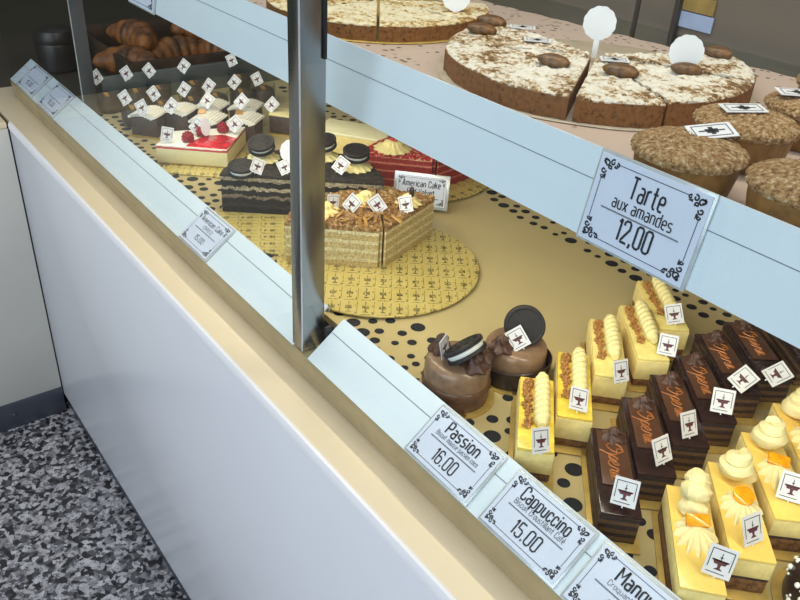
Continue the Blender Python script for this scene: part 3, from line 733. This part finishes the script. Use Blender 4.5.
for z, ro in ((.002, .0322), (.0215, .0345), (.0225, .0335), (.0205, .0318), (.004, .0308)):
    P3.append([(ro * (1 + .02 * math.sin(3 * aa)) * math.cos(aa), ro * (1 + .02 * math.sin(3 * aa)) * math.sin(aa), z + (.002 * math.sin(aa + .8) if z > .01 else 0)) for aa in [2 * PI * j / 56 for j in range(56)]])
b.grid(P3, cv=True); b.build('chocolate_collar', 'choc_deep', d2)
b = MB(); b.lathe([(.0288, .0150), (.0291, .028), (.0284, .0335), (.0262, .0362), (.0220, .0373), (.001, .0376)], 48); b.build('mousse_top', 'choc_mousse', d2)
b = MB(); b.swirl((.000, -.020, .036), .0105, .015, 6, 2.2); b.build('chocolate_rosette', 'choc_pipe', d2)
cookie(d2, aim((.001, .0055, .0530), (.62, -.62, .40)), .0375)
bpy.context.view_layer.update(); add_flag(d2, (-.4010, .4665, .0475), 42, 30, 38, 1.0, .01)

# ------------------------------------------------------------------ wedges of round cake
def wedge(R, a0, a1, z0, z1, gap=.0012, amp=0.0, fr=200, nr=10, na=14, rim=0.0, r0=.003, chop=0.0):
    """solid wedge, angles in degrees; amp roughens the top, rim roughens the round side"""
    a0, a1 = R_(a0), R_(a1); am = (a0 + a1) / 2; off = Vector((math.cos(am), math.sin(am), 0)) * gap / max(.25, math.sin((a1 - a0) / 2))
    b = MB(); T = []; B = []
    for i in range(na + 1):
        a = a0 + (a1 - a0) * i / na; rt = []; rb = []
        for j in range(nr + 1):
            r = r0 + (R - r0) * j / nr; p = off + Vector((r * math.cos(a), r * math.sin(a), 0))
            h = amp * (noise.noise(p * fr) + .6 * noise.noise(p * fr * 2.3)) if amp else 0
            if j == nr and rim: p += Vector((math.cos(a), math.sin(a), 0)) * rim * noise.noise(p * 300)
            rt.append((p.x, p.y, z1 + h - (chop if j == nr else 0))); rb.append((p.x, p.y, z0))
        T.append(rt); B.append(rb)
    VT = b.grid(T); VB = b.grid(B)
    def wall(t, q):
        for k in range(len(t) - 1):
            f = b.bm.faces.new((t[k], t[k + 1], q[k + 1], q[k]))
    wall(VT[0], VB[0]); wall(VT[-1], VB[-1]); wall([v[-1] for v in VT], [v[-1] for v in VB]); wall([v[0] for v in VT], [v[0] for v in VB])
    return b
def board(label, c, R, mat, z=0.0):
    b = MB(); b.lathe([(R - .0004, .0003), (R, .0010), (R, .0020), (R - .0006, .0026)], 96)
    o = b.build('cake_board', mat); o.location = (*c, z); return tag(o, label, 'cake board')

board('round printed gold board under the caramel layer cake', (-.6473, .4890), .1175, 'board_print', .0022)
board('round printed gold board under the dark cookie cake', (-.800, .485), .112, 'board_print_c')
board('round printed gold board under the red velvet cake', (-.850, .702), .113, 'board_print_b', .0022)
b = MB(); b.box((0, 0, .0013), (.100, .135, .0022), bev=.0004); o = b.build('cake_board', 'board_print_b'); o.location = (-1.018, .462, 0); o.rotation_euler = (0, 0, R_(-42)); tag(o, 'rectangular printed gold board under the white raspberry cake', 'cake board')

# caramel layer cake
CC = (-.630, .482, .005)
CL = ['caramel layer cake wedge nearest the lower rail, pale layered face', 'caramel layer cake wedge in the middle of the three', 'caramel layer cake wedge at the back, brown layered cut face']
for k, (a0, a1) in enumerate(((188, 229), (149, 188), (110, 149))):
    r = thing('caramel_cake_wedge', CL[k], 'cake', CC, 0, 'wedges of the caramel layer cake')
    wedge(.108, a0, a1, .0, .045, rim=.003).build('layered_cake', 'caramel_pale', r)
    wedge(.109, a0, a1, .045, .0505, amp=.004, fr=160, nr=22, na=18, rim=.004).build('caramel_topping', 'caramel_top', r)
    b = MB(); am = R_((a0 + a1) / 2)
    for i in range(12):
        aa = R_(random.uniform(a0 + 4, a1 - 4)); rr = random.uniform(.02, .085)
        b.box((rr * math.cos(aa), rr * math.sin(aa), .053), (random.uniform(.008, .02), .004, .0012), bev=.0003,
              mat=Matrix.Rotation(random.random() * 6, 4, 'Z') @ Matrix.Rotation(random.uniform(-.6, .6), 4, 'Y') @ Matrix.Rotation(random.uniform(-.5, .5), 4, 'X'))
    b.build('caramel_shards', 'gold_leaf', r)
    ra = [R_(204), R_(160), R_(122)][k]; rp = (.078 * math.cos(ra), .078 * math.sin(ra), .051)
    b = MB(); b.swirl(rp, .0135, .013, 9, 1.6); ro = b.build('cream_rosette', 'cream_pipe' if k else 'mousse', r)
    if k == 2:
        b = MB(); b.ball((rp[0] + .004, rp[1], .067), (.008, .006, .014), 14); b.build('almond', 'choc_deep', ro)
    bpy.context.view_layer.update()
    if k == 0:
        add_flag(r, (-.7010, .4600, .0660), 88, 14, -12, .9); add_flag(r, (-.6900, .4790, .0640), 30, 20, -32, 1.0)
    if k == 1: add_flag(r, (-.6740, .5030, .0640), 46, 16, 40, 1.0)
    if k == 2: add_flag(r, (-.6560, .5310, .0650), 30, 24, 22, .98)

# dark cookie cake (a half cut across)
OC = (-.800, .478, .003)
DH = -.0055
OLb = ['dark cookie layer cake wedge at the left end, cookie lying at its edge', 'dark cookie layer cake wedge second from left, cookie on a cream rosette', 'dark cookie layer cake wedge behind the steel post', 'dark cookie layer cake wedge right of the post, cookie on ridged cream']
for k, (a0, a1) in enumerate(((188, 232), (143, 188), (98, 143), (52, 98))):
    r = thing('cookie_cake_wedge', OLb[k], 'cake', OC, 0, 'wedges of the dark cookie cake')
    wedge(.100, a0, a1, 0, .048, gap=.0008, rim=.003).build('layered_cake', 'oreo_side', r)
    wedge(.101, a0, a1, .048, .0510, gap=.0008, amp=.0025, nr=16, rim=.003).build('crumb_topping', 'oreo_crumb', r)
    am = R_([224, 186, 128, 88][k]); q = Vector((math.cos(am), math.sin(am), 0)) * (.082, .082, .080, .080)[k]
    if k: 
        b = MB(); b.swirl((q.x, q.y, .0505), .0160, .017, 13, .3, tip=.3, depth=.09); b.build('cream_rosette', 'cream_pipe', r)
    mt = [aim((q.x + .006, q.y + .002, .0625), (.1, -.1, 1)), aim((q.x + .002, q.y - .004, .077), (.2, -.25, 1)), aim((q.x, q.y, .077), (.1, -.2, 1)), aim((q.x, q.y, .0765), (.15, -.1, 1))][k]
    cookie(r, Matrix.Translation((0, 0, DH)) @ mt, .0345)
    bpy.context.view_layer.update()
    if k == 0: add_flag(r, (-.836, .436, .067), 80, 30, -30, .95)
    if k == 1:
        b = MB(); b.lathe([(.004, -.0006), (.0155, -.0006), (.0155, .0006), (.004, .0006)], 30, Matrix.Translation((-.040, .010, .072)) @ face_mtx(R_(50), R_(25)), mod=lambda a, j: 1 + .03 * math.cos(12 * a)); b.build('round_tag', 'flag_paper', r)
        add_flag(r, (-.815, .462, .068), 50, 36, 30, .9)
    if k == 3: add_flag(r, (-.786, .527, .068), 40, 30, -28, 1.0)

# red velvet
VC = (-.773, .675, .005)
VL = ['red velvet cake wedge showing its red layered side behind the cookie cake', 'red velvet cake wedge behind the standing sign', 'red velvet cake wedge furthest back under the upper rail']
for k, (a0, a1) in enumerate(((183, 226), (140, 183), (97, 140))):
    r = thing('red_velvet_wedge', VL[k], 'cake', VC, 0, 'wedges of the red velvet cake')
    wedge(.098, a0, a1, 0, .042, rim=.002).build('layered_cake', 'velvet', r)
    wedge(.099, a0, a1, .042, .046, amp=.002, nr=16, rim=.002).build('crumb_topping', 'velvet_crumb', r)
    am = R_([206, 162, 118][k]); q = Vector((math.cos(am), math.sin(am), 0)) * .068
    b = MB(); b.swirl((q.x, q.y, .046), .0180, .016, 13, .3, tip=.4, depth=.09); b.build('cream_rosette', 'cream_pipe', r)
    b = MB(); b.ball((q.x, q.y, .060), (.016, .012, .007), 12, rough=.4); b.build('red_crumb', 'velvet_crumb', r)
r = thing('pale_cake_block', 'pale yellow rectangular cake right of the post behind the cookie cake', 'cake', (-.930, .648, 0), R_(36))
b = MB(); b.box((0, 0, .0012), (.115, .068, .0020)); b.build('gold_board', 'gold', r)
b = MB(); b.box((0, 0, .024), (.105, .056, .044), bev=.002); b.build('cake_body', 'mousse', r)
b = MB(); b.box((0, 0, .0478), (.106, .057, .0045), bev=.0015); b.build('frosting', 'pale_block', r)
# sign
r = price_card('standing clear sign reading American Cake Red Velvet behind the caramel cake', (-.7440, .6270, .0270), R_(72), .066, .038,
               [('American Cake', .30, .14, .76, .0003), ('Red Velvet', .28, -.14, .54, .0003)], None, -.24, .008, 'cake_sign', R_(44))
r['category'] = 'sign'
b = MB(); b.box((0, -.0225, .006), (.064, .0025, .016)); b.build('sign_foot', 'acrylic', r)

# white raspberry cheesecake
r = thing('raspberry_cheesecake', 'white cheesecake slab with red jelly and raspberries left of the cookie cake', 'cake', (-1.050, .456, .003))
poly = [(-.004, -.066), (.062, .012), (-.012, .080), (-.045, -.022)]
poly = [(p[0] * 1.0, p[1]) for p in poly]
b = MB(); b.prism(poly, 0, .0262, .0008); b.build('cheesecake_body', 'cheesecake', r)
b = MB(); b.prism([(p[0] * .995, p[1] * .995) for p in poly], .0262, .0278, .0006); b.build('white_top', 'white_top', r)
b = MB(); b.prism([(.022, -.032), (.0605, .012), (.028, .045), (.006, .034), (-.002, .012), (.006, -.012)], .0272, .0288, .0005); b.build('red_jelly', 'jelly', r)
for (x, y) in ((.006, -.021), (-.006, .006), (-.006, .040)):
    b = MB(); c = Vector((x, y, .034))
    b.ball(c, (.0155, .0155, .0165), 12)
    for i in range(44):
        ph = i * 2.39996; zz = 1 - 2 * (i + .5) / 44; rr = math.sqrt(1 - zz * zz)
        b.ball(c + Vector((rr * math.cos(ph) * .0074, rr * math.sin(ph) * .0074, zz * .0079)), [.0042] * 3, 6)
    b.build('raspberry', 'raspberry', r)
b = MB(); b.lathe([(.001, -.0005), (.010, -.0005), (.010, .0005), (.001, .0005)], 24, Matrix.Translation((.004, .008, .044)) @ face_mtx(R_(78), R_(5)) @ Matrix.Diagonal((.7, 1.3, 1, 1))); b.build('round_tag', 'white_plastic', r)
bpy.context.view_layer.update(); add_flag(r, (-1.052, .408, .044), 68, 20, -12, 1.0)

# ------------------------------------------------------------------ pastries at the far left
def far_slice(label, loc, rz, fp, roll, kind, yaw=38):
    r = thing('chocolate_block' if kind == 'pale' else 'white_fan_cake', label, 'pastry', loc, R_(rz), 'small chocolate cakes with white chocolate fans' if kind != 'pale' else None)
    b = MB(); b.box((0, 0, .0012), (.052, .040, .0018)); b.build('gold_board', 'gold', r)
    b = MB(); b.box((0, 0, .0165), (.044, .034, .029), bev=.002); b.build('cake_body', 'choc_far', r)
    b = MB()
    if kind == 'fan':
        for i in range(9):
            f = i / 8; b.box((-.018 + .036 * f, 0, .0335 + .004 * math.sin(f * PI)), (.0120, .040, .0034), mat=Matrix.Rotation(-.42, 4, 'Y'))
        b.build('white_chocolate_fan', 'white_top', r)
    else:
        b.box((0, 0, .0325), (.045, .035, .004), bev=.0012); b.build('pale_topping', 'white_pipe', r)
    if kind == 'fan':
        b = MB(); b.box((-.012, .006, .041), (.012, .008, .0015), mat=Matrix.Rotation(.6, 4, 'X')); b.build('caramel_leaf', 'gold_leaf', r)
    bpy.context.view_layer.update(); add_flag(r, fp, yaw, 22, roll, 1.05)
WF = ['small cake with white chocolate fan, leftmost of the white-topped row', 'small cake with white chocolate fan, second from left in its row',
      'small cake with white chocolate fan, third from left in its row', 'small cake with white chocolate fan at the right, beside the pale-topped block']
for lb, (x, y, fx, fy, rl) in zip(WF, [(-1.178, .430, -1.150, .411, 36), (-1.172, .478, -1.137, .452, -34), (-1.168, .530, -1.137, .511, -30), (-1.140, .578, -1.109, .555, -38)]):
    far_slice(lb, (x, y, 0), 40, (fx, fy, .054), rl, 'fan')
far_slice('small cake with white fan standing just behind the raspberry cheesecake, left', (-1.115, .500, 0), 40, (-1.060, .457, .046), -34, 'fan')
far_slice('small cake with white fan behind the raspberry cheesecake, right', (-1.085, .548, 0), 40, (-1.041, .509, .046), -38, 'fan')
far_slice('brown block with pale top at the right end of the white-topped row', (-1.086, .620, 0), 40, (-1.098, .602, .045), -38, 'pale')
GB = 'dark chocolate domes in clear cups, second row from the far end'; GA = 'dark chocolate domes in clear cups, last row'
dome0 = None
def far_dome(label, x, y, fp, roll, grp, yaw=38):
    global dome0
    if dome0 is None:
        r = thing('chocolate_cup', label, 'pastry', (x, y, 0), 0, grp)
        b = MB(); b.lathe([(.017, .0003), (.019, .004), (.0200, .020), (.017, .027), (.009, .031), (.001, .032)], 28); b.build('chocolate_dome', 'choc_far', r)
        b = MB(); b.grid([[(q * math.cos(2 * PI * j / 32), q * math.sin(2 * PI * j / 32), z) for j in range(32)] for q, z in ((.0195, .001), (.0212, .036), (.0206, .036), (.0189, .001))], cv=True); b.build('clear_cup', 'acrylic', r)
        b = MB(); b.box((.010, -.006, .031), (.010, .007, .0014), mat=Matrix.Rotation(.5, 4, 'Y')); b.build('caramel_leaf', 'gold_leaf', r)
        dome0 = (r, list(r.children))
    else:
        r = dome0[0].copy(); COL.objects.link(r); r.location = (x, y, 0); tag(r, label, None, grp)
        for ch in dome0[1]: c = ch.copy(); COL.objects.link(c); c.parent = r
    bpy.context.view_layer.update(); add_flag(r, fp, yaw, 20, roll, 1.05)
for lb, (y, rl) in zip(['leftmost chocolate cup of the second-last row, by the glass corner', 'second chocolate cup from the left in the second-last row', 'third chocolate cup from the left in the second-last row, flag tilted',
                       'fourth chocolate cup from the left in the second-last row', 'fifth chocolate cup from the left in the second-last row', 'rightmost chocolate cup of the second-last row, near the post'],
                       [(.415, 40), (.462, 44), (.514, -28), (.558, -30), (.605, -34), (.648, 34)]):
    z = .045; far_dome(lb, -1.232, y + .012, (-1.232, y, z), rl, GB)
for lb, (y, rl) in zip(['leftmost chocolate cup of the last row, before the grey end panel', 'second chocolate cup from the left before the grey end panel', 'third chocolate cup from the left before the grey end panel',
                       'fourth chocolate cup from the left before the grey end panel', 'rightmost chocolate cup before the grey end panel'], [(.399, 44), (.448, 40), (.487, 48), (.549, -30), (.639, 30)]):
    far_dome(lb, -1.312, y + .016, (-1.308, y, .060), rl, GA)

# ------------------------------------------------------------------ upper shelf
SH = .2500
b = MB(); n = 90; poly = []
pts = [(-1.20, .44), (.20, .44), (.20, .834), (-.33, .800), (-.80, .742), (-1.20, .700)]
for i in range(len(pts)):
    a, c = Vector(pts[i]), Vector(pts[(i + 1) % len(pts)]); L = (c - a).length; m = max(1, int(L / .02))
    for j in range(m):
        p = a + (c - a) * j / m; nn = Vector((-(c - a).y, (c - a).x)).normalized()
        poly.append(tuple(p + nn * .004 * (j % 2)))
b.prism(poly, 0, .0006); o = b.build('lace_doily', 'doily', None, False); o.location = (0, 0, SH); tag(o, 'pink-beige lace paper sheet spread under the tarts', 'lace paper')
SH += .0006
TC = (-.474, .595, SH)
b = MB(); b.lathe([(.1435, .0002), (.1445, .0009), (.1435, .0016)], 80, mod=lambda a, k: 1 + .006 * math.cos(70 * a)); o = b.build('tart_board', 'lace_gold'); o.location = TC; tag(o, 'thin pale board under the sugared almond tart', 'cake board')
TZ = .0018; TH = .0200
bounds = [176, 228, 274, 304, 334, 385, 428]
TL = ['sugared tart wedge at the left end, two big brown nuts on it', 'sugared tart wedge at the front left, left of the ragged crack', 'sugared tart wedge just left of the wide cut, one nut on it',
      'sugared tart wedge just right of the wide cut, one nut on it', 'sugared tart wedge behind the crumble cakes, a square-ended nut in front of the white pick', 'sugared tart wedge at the back right end, nut at its rim']
def nut(parent, x, y, z, rz, k=1.0):
    b = MB(); b.ball((0, 0, 0), (.030 * k, .0165 * k, .0115 * k), 20, rough=.12, fr=260); o = b.build('roast_nut', 'date', parent); o.location = (x, y, z); o.rotation_euler = (.1, .05, rz); return o
wroots = []
for k in range(6):
    a0, a1 = bounds[k], bounds[k + 1]
    shift = [(0, 0), (0, 0), (-.0012, -.0015), (.0018, -.0005), (.001, .001), (-.001, .005)][k]
    r = thing('tart_wedge', TL[k], 'tart', (TC[0] + shift[0], TC[1] + shift[1], SH + TZ), 0, 'wedges of the sugared almond tart'); wroots.append(r)
    wedge(.1345, a0, a1, 0, TH - .002, gap=.0011, nr=6, na=14, rim=.002).build('crust', 'tart_side', r)
    wedge(.1335, a0, a1, TH - .0028, TH + .0004, gap=.0013, amp=.0021, fr=150, nr=36, na=28, chop=.0018).build('sugar_topping', 'tart_top', r)
NZ = SH + TZ + TH + .0045
for k, x, y, rz, sc in ((0, -.6020, .5840, 40, 1.05), (0, -.5790, .5500, 50, 1.0), (2, -.4640, .5290, 32, 1.0), (3, -.4154, .5594, 40, 1.05), (4, -.3930, .6190, 54, .95), (5, -.4165, .7000, 30, .95)):
    r = wroots[k]; nut(r, x - r.location.x, y - r.location.y, NZ - r.location.z, R_(rz), sc)
def pick(r, x, y, z, rad):
    b = MB(); mt = Matrix.Translation((x - r.location.x, y - r.location.y, z - r.location.z)) @ face_mtx(R_(40), R_(4))
    b.lathe([(.001, -.0007), (rad, -.0007), (rad, .0007), (.001, .0007)], 72, mt, mod=lambda a, k: 1 + .045 * abs(math.sin(6 * a)))
    o = b.build('round_pick', 'white_plastic', r)
    b = MB(); b.box((0, 0, 0), (.0055, .022, .0013), bev=.0004, mat=mt @ Matrix.Translation((0, -rad - .006, 0))); b.build('pick_stem', 'white_plastic', o); return o
pick(wroots[5], -.5060, .6330, .2905, .0150)
pick(wroots[4], -.4050, .6310, .2870, .0142)
# little printed labels lying on the sugar
def small_label(r, x, y, z, rz, w=.024, h=.014, tx=0.0, ty=0.0):
    b = MB(); b.box((0, 0, 0), (w, h, .0006)); o = b.build('paper_label', 'flag_paper', r, False)
    mt = Matrix.Translation((x - r.location.x, y - r.location.y, z - r.location.z)) @ Matrix.Rotation(R_(rz), 4, 'Z') @ Matrix.Rotation(tx, 4, 'X') @ Matrix.Rotation(ty, 4, 'Y')
    o.matrix_local = mt
    b = MB(); z2 = .0005; kx, ky = w / .024, h / .014
    for sy in (-1, 1): b.rect(-.0095 * kx, sy * .0050 * ky - .0003, .0095 * kx, sy * .0050 * ky + .0003, z2)
    for sx in (-1, 1): b.rect(sx * .0095 * kx - .0003, -.005 * ky, sx * .0095 * kx + .0003, .005 * ky, z2)
    b.rect(-.0070 * kx, -.0006, .0070 * kx, .0006, z2); b.face([(-.003 * kx, -.0022 * ky, z2), (.003 * kx, -.0022 * ky, z2), (.0036 * kx, .0016 * ky, z2), (-.0036 * kx, .0016 * ky, z2)]); b.rect(-.0012 * kx, -.0035 * ky, .0012 * kx, .0035 * ky, z2)
    b.build('emblem', 'ink', o, False); return o
LZ = SH + TZ + TH + .0026
for k, x, y, rz in ((0, -.5760, .6020, 48), (0, -.5300, .5760, 48), (3, -.4480, .5900, 48)):
    small_label(wroots[k], x, y, LZ, rz, .025, .014)

# rear tart at the top
RT = (-.765, .560, SH)
b = MB(); b.lathe([(.128, .0002), (.129, .0009), (.128, .0016)], 80); o = b.build('tart_board', 'gold'); o.location = RT; tag(o, 'thin gold board under the golden tart at the top', 'cake board')
RL = ['golden tart wedge at the left, cut by the steel post', 'golden tart wedge in the middle of the visible side', 'golden tart wedge at the right, beside a white pick', 'golden tart wedge at the top right of the golden tart']
for k, (a0, a1) in enumerate(((-132, -84), (-84, -36), (-36, 12), (12, 60))):
    r = thing('golden_tart_wedge', RL[k], 'tart', (RT[0], RT[1], SH + TZ), 0, 'wedges of the golden tart')
    wedge(.122, a0, a1, 0, .0150, gap=.0014, nr=6, na=12, rim=.002).build('crust', 'tart_side', r)
    wedge(.1215, a0, a1, .0143, .0168, gap=.0016, amp=.0017, fr=180, nr=28, na=24, chop=.0015).build('golden_topping', 'gold_tart_top', r)
    if k == 2: pick(r, -.680, .602, SH + .0345, .0150)

# crumble cakes
KL = ['round crumble cake just above the large price card, label on its edge', 'round crumble cake behind the frontmost one, flat label on top', 'golden crumble cake at the right edge, furthest back of those with labels',
      'round crumble cake cut off by the right edge, nearest the rail', 'crumble cake at the right edge, furthest back']
z0 = SH; kq = .175 / .152
KP = [(-.2665, .4442), (-.2790, .5285), (-.2740, .6140), (-.1930, .4590), (-.2945, .6964)]
cr0 = None
for k, (x, y) in enumerate(KP):
    if cr0 is None:
        r = thing('crumble_cake', KL[k], 'cake', (x, y, z0), 0, 'round crumble cakes')
        b = MB(); b.lathe([(.0275, .0002), (.0300, .004), (.0325, .016), (.0335, .027)], 40); b.build('cake_body', 'crumble_side', r)
        b = MB(); prof = [(.0330, .0250)] + [(.0365 * math.cos(t), .0275 + .0092 * math.sin(t)) for t in [R_(d) for d in (-15, 0, 12, 24, 36, 48, 58, 68, 76, 83)]] + [(.0006, .0368)]
        b.lathe(prof, 72)
        bm2 = b.bm; bmesh.ops.subdivide_edges(bm2, edges=bm2.edges[:], cuts=1, use_grid_fill=True)
        for v in bm2.verts:
            d = Vector((v.co.x, v.co.y, (v.co.z - .022) * 1.5))
            if d.length > .01: v.co += d.normalized() * .0013 * (noise.noise(v.co * 420) + .5 * noise.noise(v.co * 900))
        b.build('crumble_top', 'crumble', r); cr0 = (r, list(r.children))
    else:
        r = cr0[0].copy(); COL.objects.link(r); r.location = (x, y, z0); tag(r, KL[k]); r.rotation_euler = (0, 0, k * 1.3)
        for ch in cr0[1]: c = ch.copy(); COL.objects.link(c); c.parent = r
    wr = r.rotation_euler.z
    def lab(x, y, z, rz, tx, ty, w=.030, h=.0165):
        o = small_label(r, x, y, z, rz, w, h, tx, ty)
        o.matrix_local = Matrix.Rotation(-wr, 4, 'Z') @ Matrix.Translation((x - r.location.x, y - r.location.y, z - r.location.z)) @ Matrix.Rotation(R_(rz), 4, 'Z') @ Matrix.Rotation(tx, 4, 'X') @ Matrix.Rotation(ty, 4, 'Y')
    if k == 0: lab(-.2650, .4620, z0 + .0378, 62, R_(12), R_(-6))
    if k == 1: lab(-.2830, .5260, z0 + .0380, 56, R_(2), R_(-2))
    if k == 2: lab(-.2850, .6020, z0 + .0380, 50, R_(2), R_(0))

# pale blue and ochre reflections in the rear door, painted as flat patches
for nm, c, d, mat, lb in (('painted_reflection', (-.5390, .842, .2670), (.046, .0015, .017), 'painted_reflection', 'pale blue painted reflection on the brown rear door'),
                          ('painted_reflection', (-.5420, .842, .2850), (.048, .0015, .016), 'painted_reflection_gold', 'ochre painted reflection above the pale blue one on the rear door')):
    b = MB(); b.box(c, d); o = b.build(nm, mat, None, False); tag(o, lb, 'painted_reflection')

# ------------------------------------------------------------------ light
def area(name, loc, aim_at, sx, sy, power, col):
    l = bpy.data.lights.new(name, 'AREA'); l.shape = 'RECTANGLE'; l.size = sx; l.size_y = sy; l.energy = power; l.color = col
    o = bpy.data.objects.new(name, l); COL.objects.link(o); o.location = loc
    o.rotation_euler = (Vector(aim_at) - Vector(loc)).to_track_quat('-Z', 'Y').to_euler(); return o
area('shop_window_light', (.5, -2.6, 1.35), (-.6, .4, -.2), 3.4, 2.6, 82, (.80, .90, 1))
area('case_top_light', (-.45, .50, .80), (-.5, .60, 0), 1.6, .06, 5.2, (1, .92, .76))
area('shelf_strip_light', (-.45, .425, .236), (-.45, .60, 0), 1.6, .012, 2.3, (1, .90, .70))
w = bpy.data.worlds.new('World'); SC.world = w; w.use_nodes = True
w.node_tree.nodes['Background'].inputs[0].default_value = (.62, .70, .82, 1); w.node_tree.nodes['Background'].inputs[1].default_value = .48

# ------------------------------------------------------------------ camera
cd = bpy.data.cameras.new('camera'); cam = bpy.data.objects.new('camera', cd); COL.objects.link(cam)
cam.location = (0, 0, .45); cam.rotation_euler = (1.02151958, -.05612837, .92384029)
cd.sensor_width = 36; cd.lens = 794.1445 / 800 * 36; cd.clip_start = .01
SC.camera = cam
SC.view_settings.view_transform = 'Standard'; SC.view_settings.look = 'None'
SC.view_settings.exposure = 0.16; SC.view_settings.gamma = 1
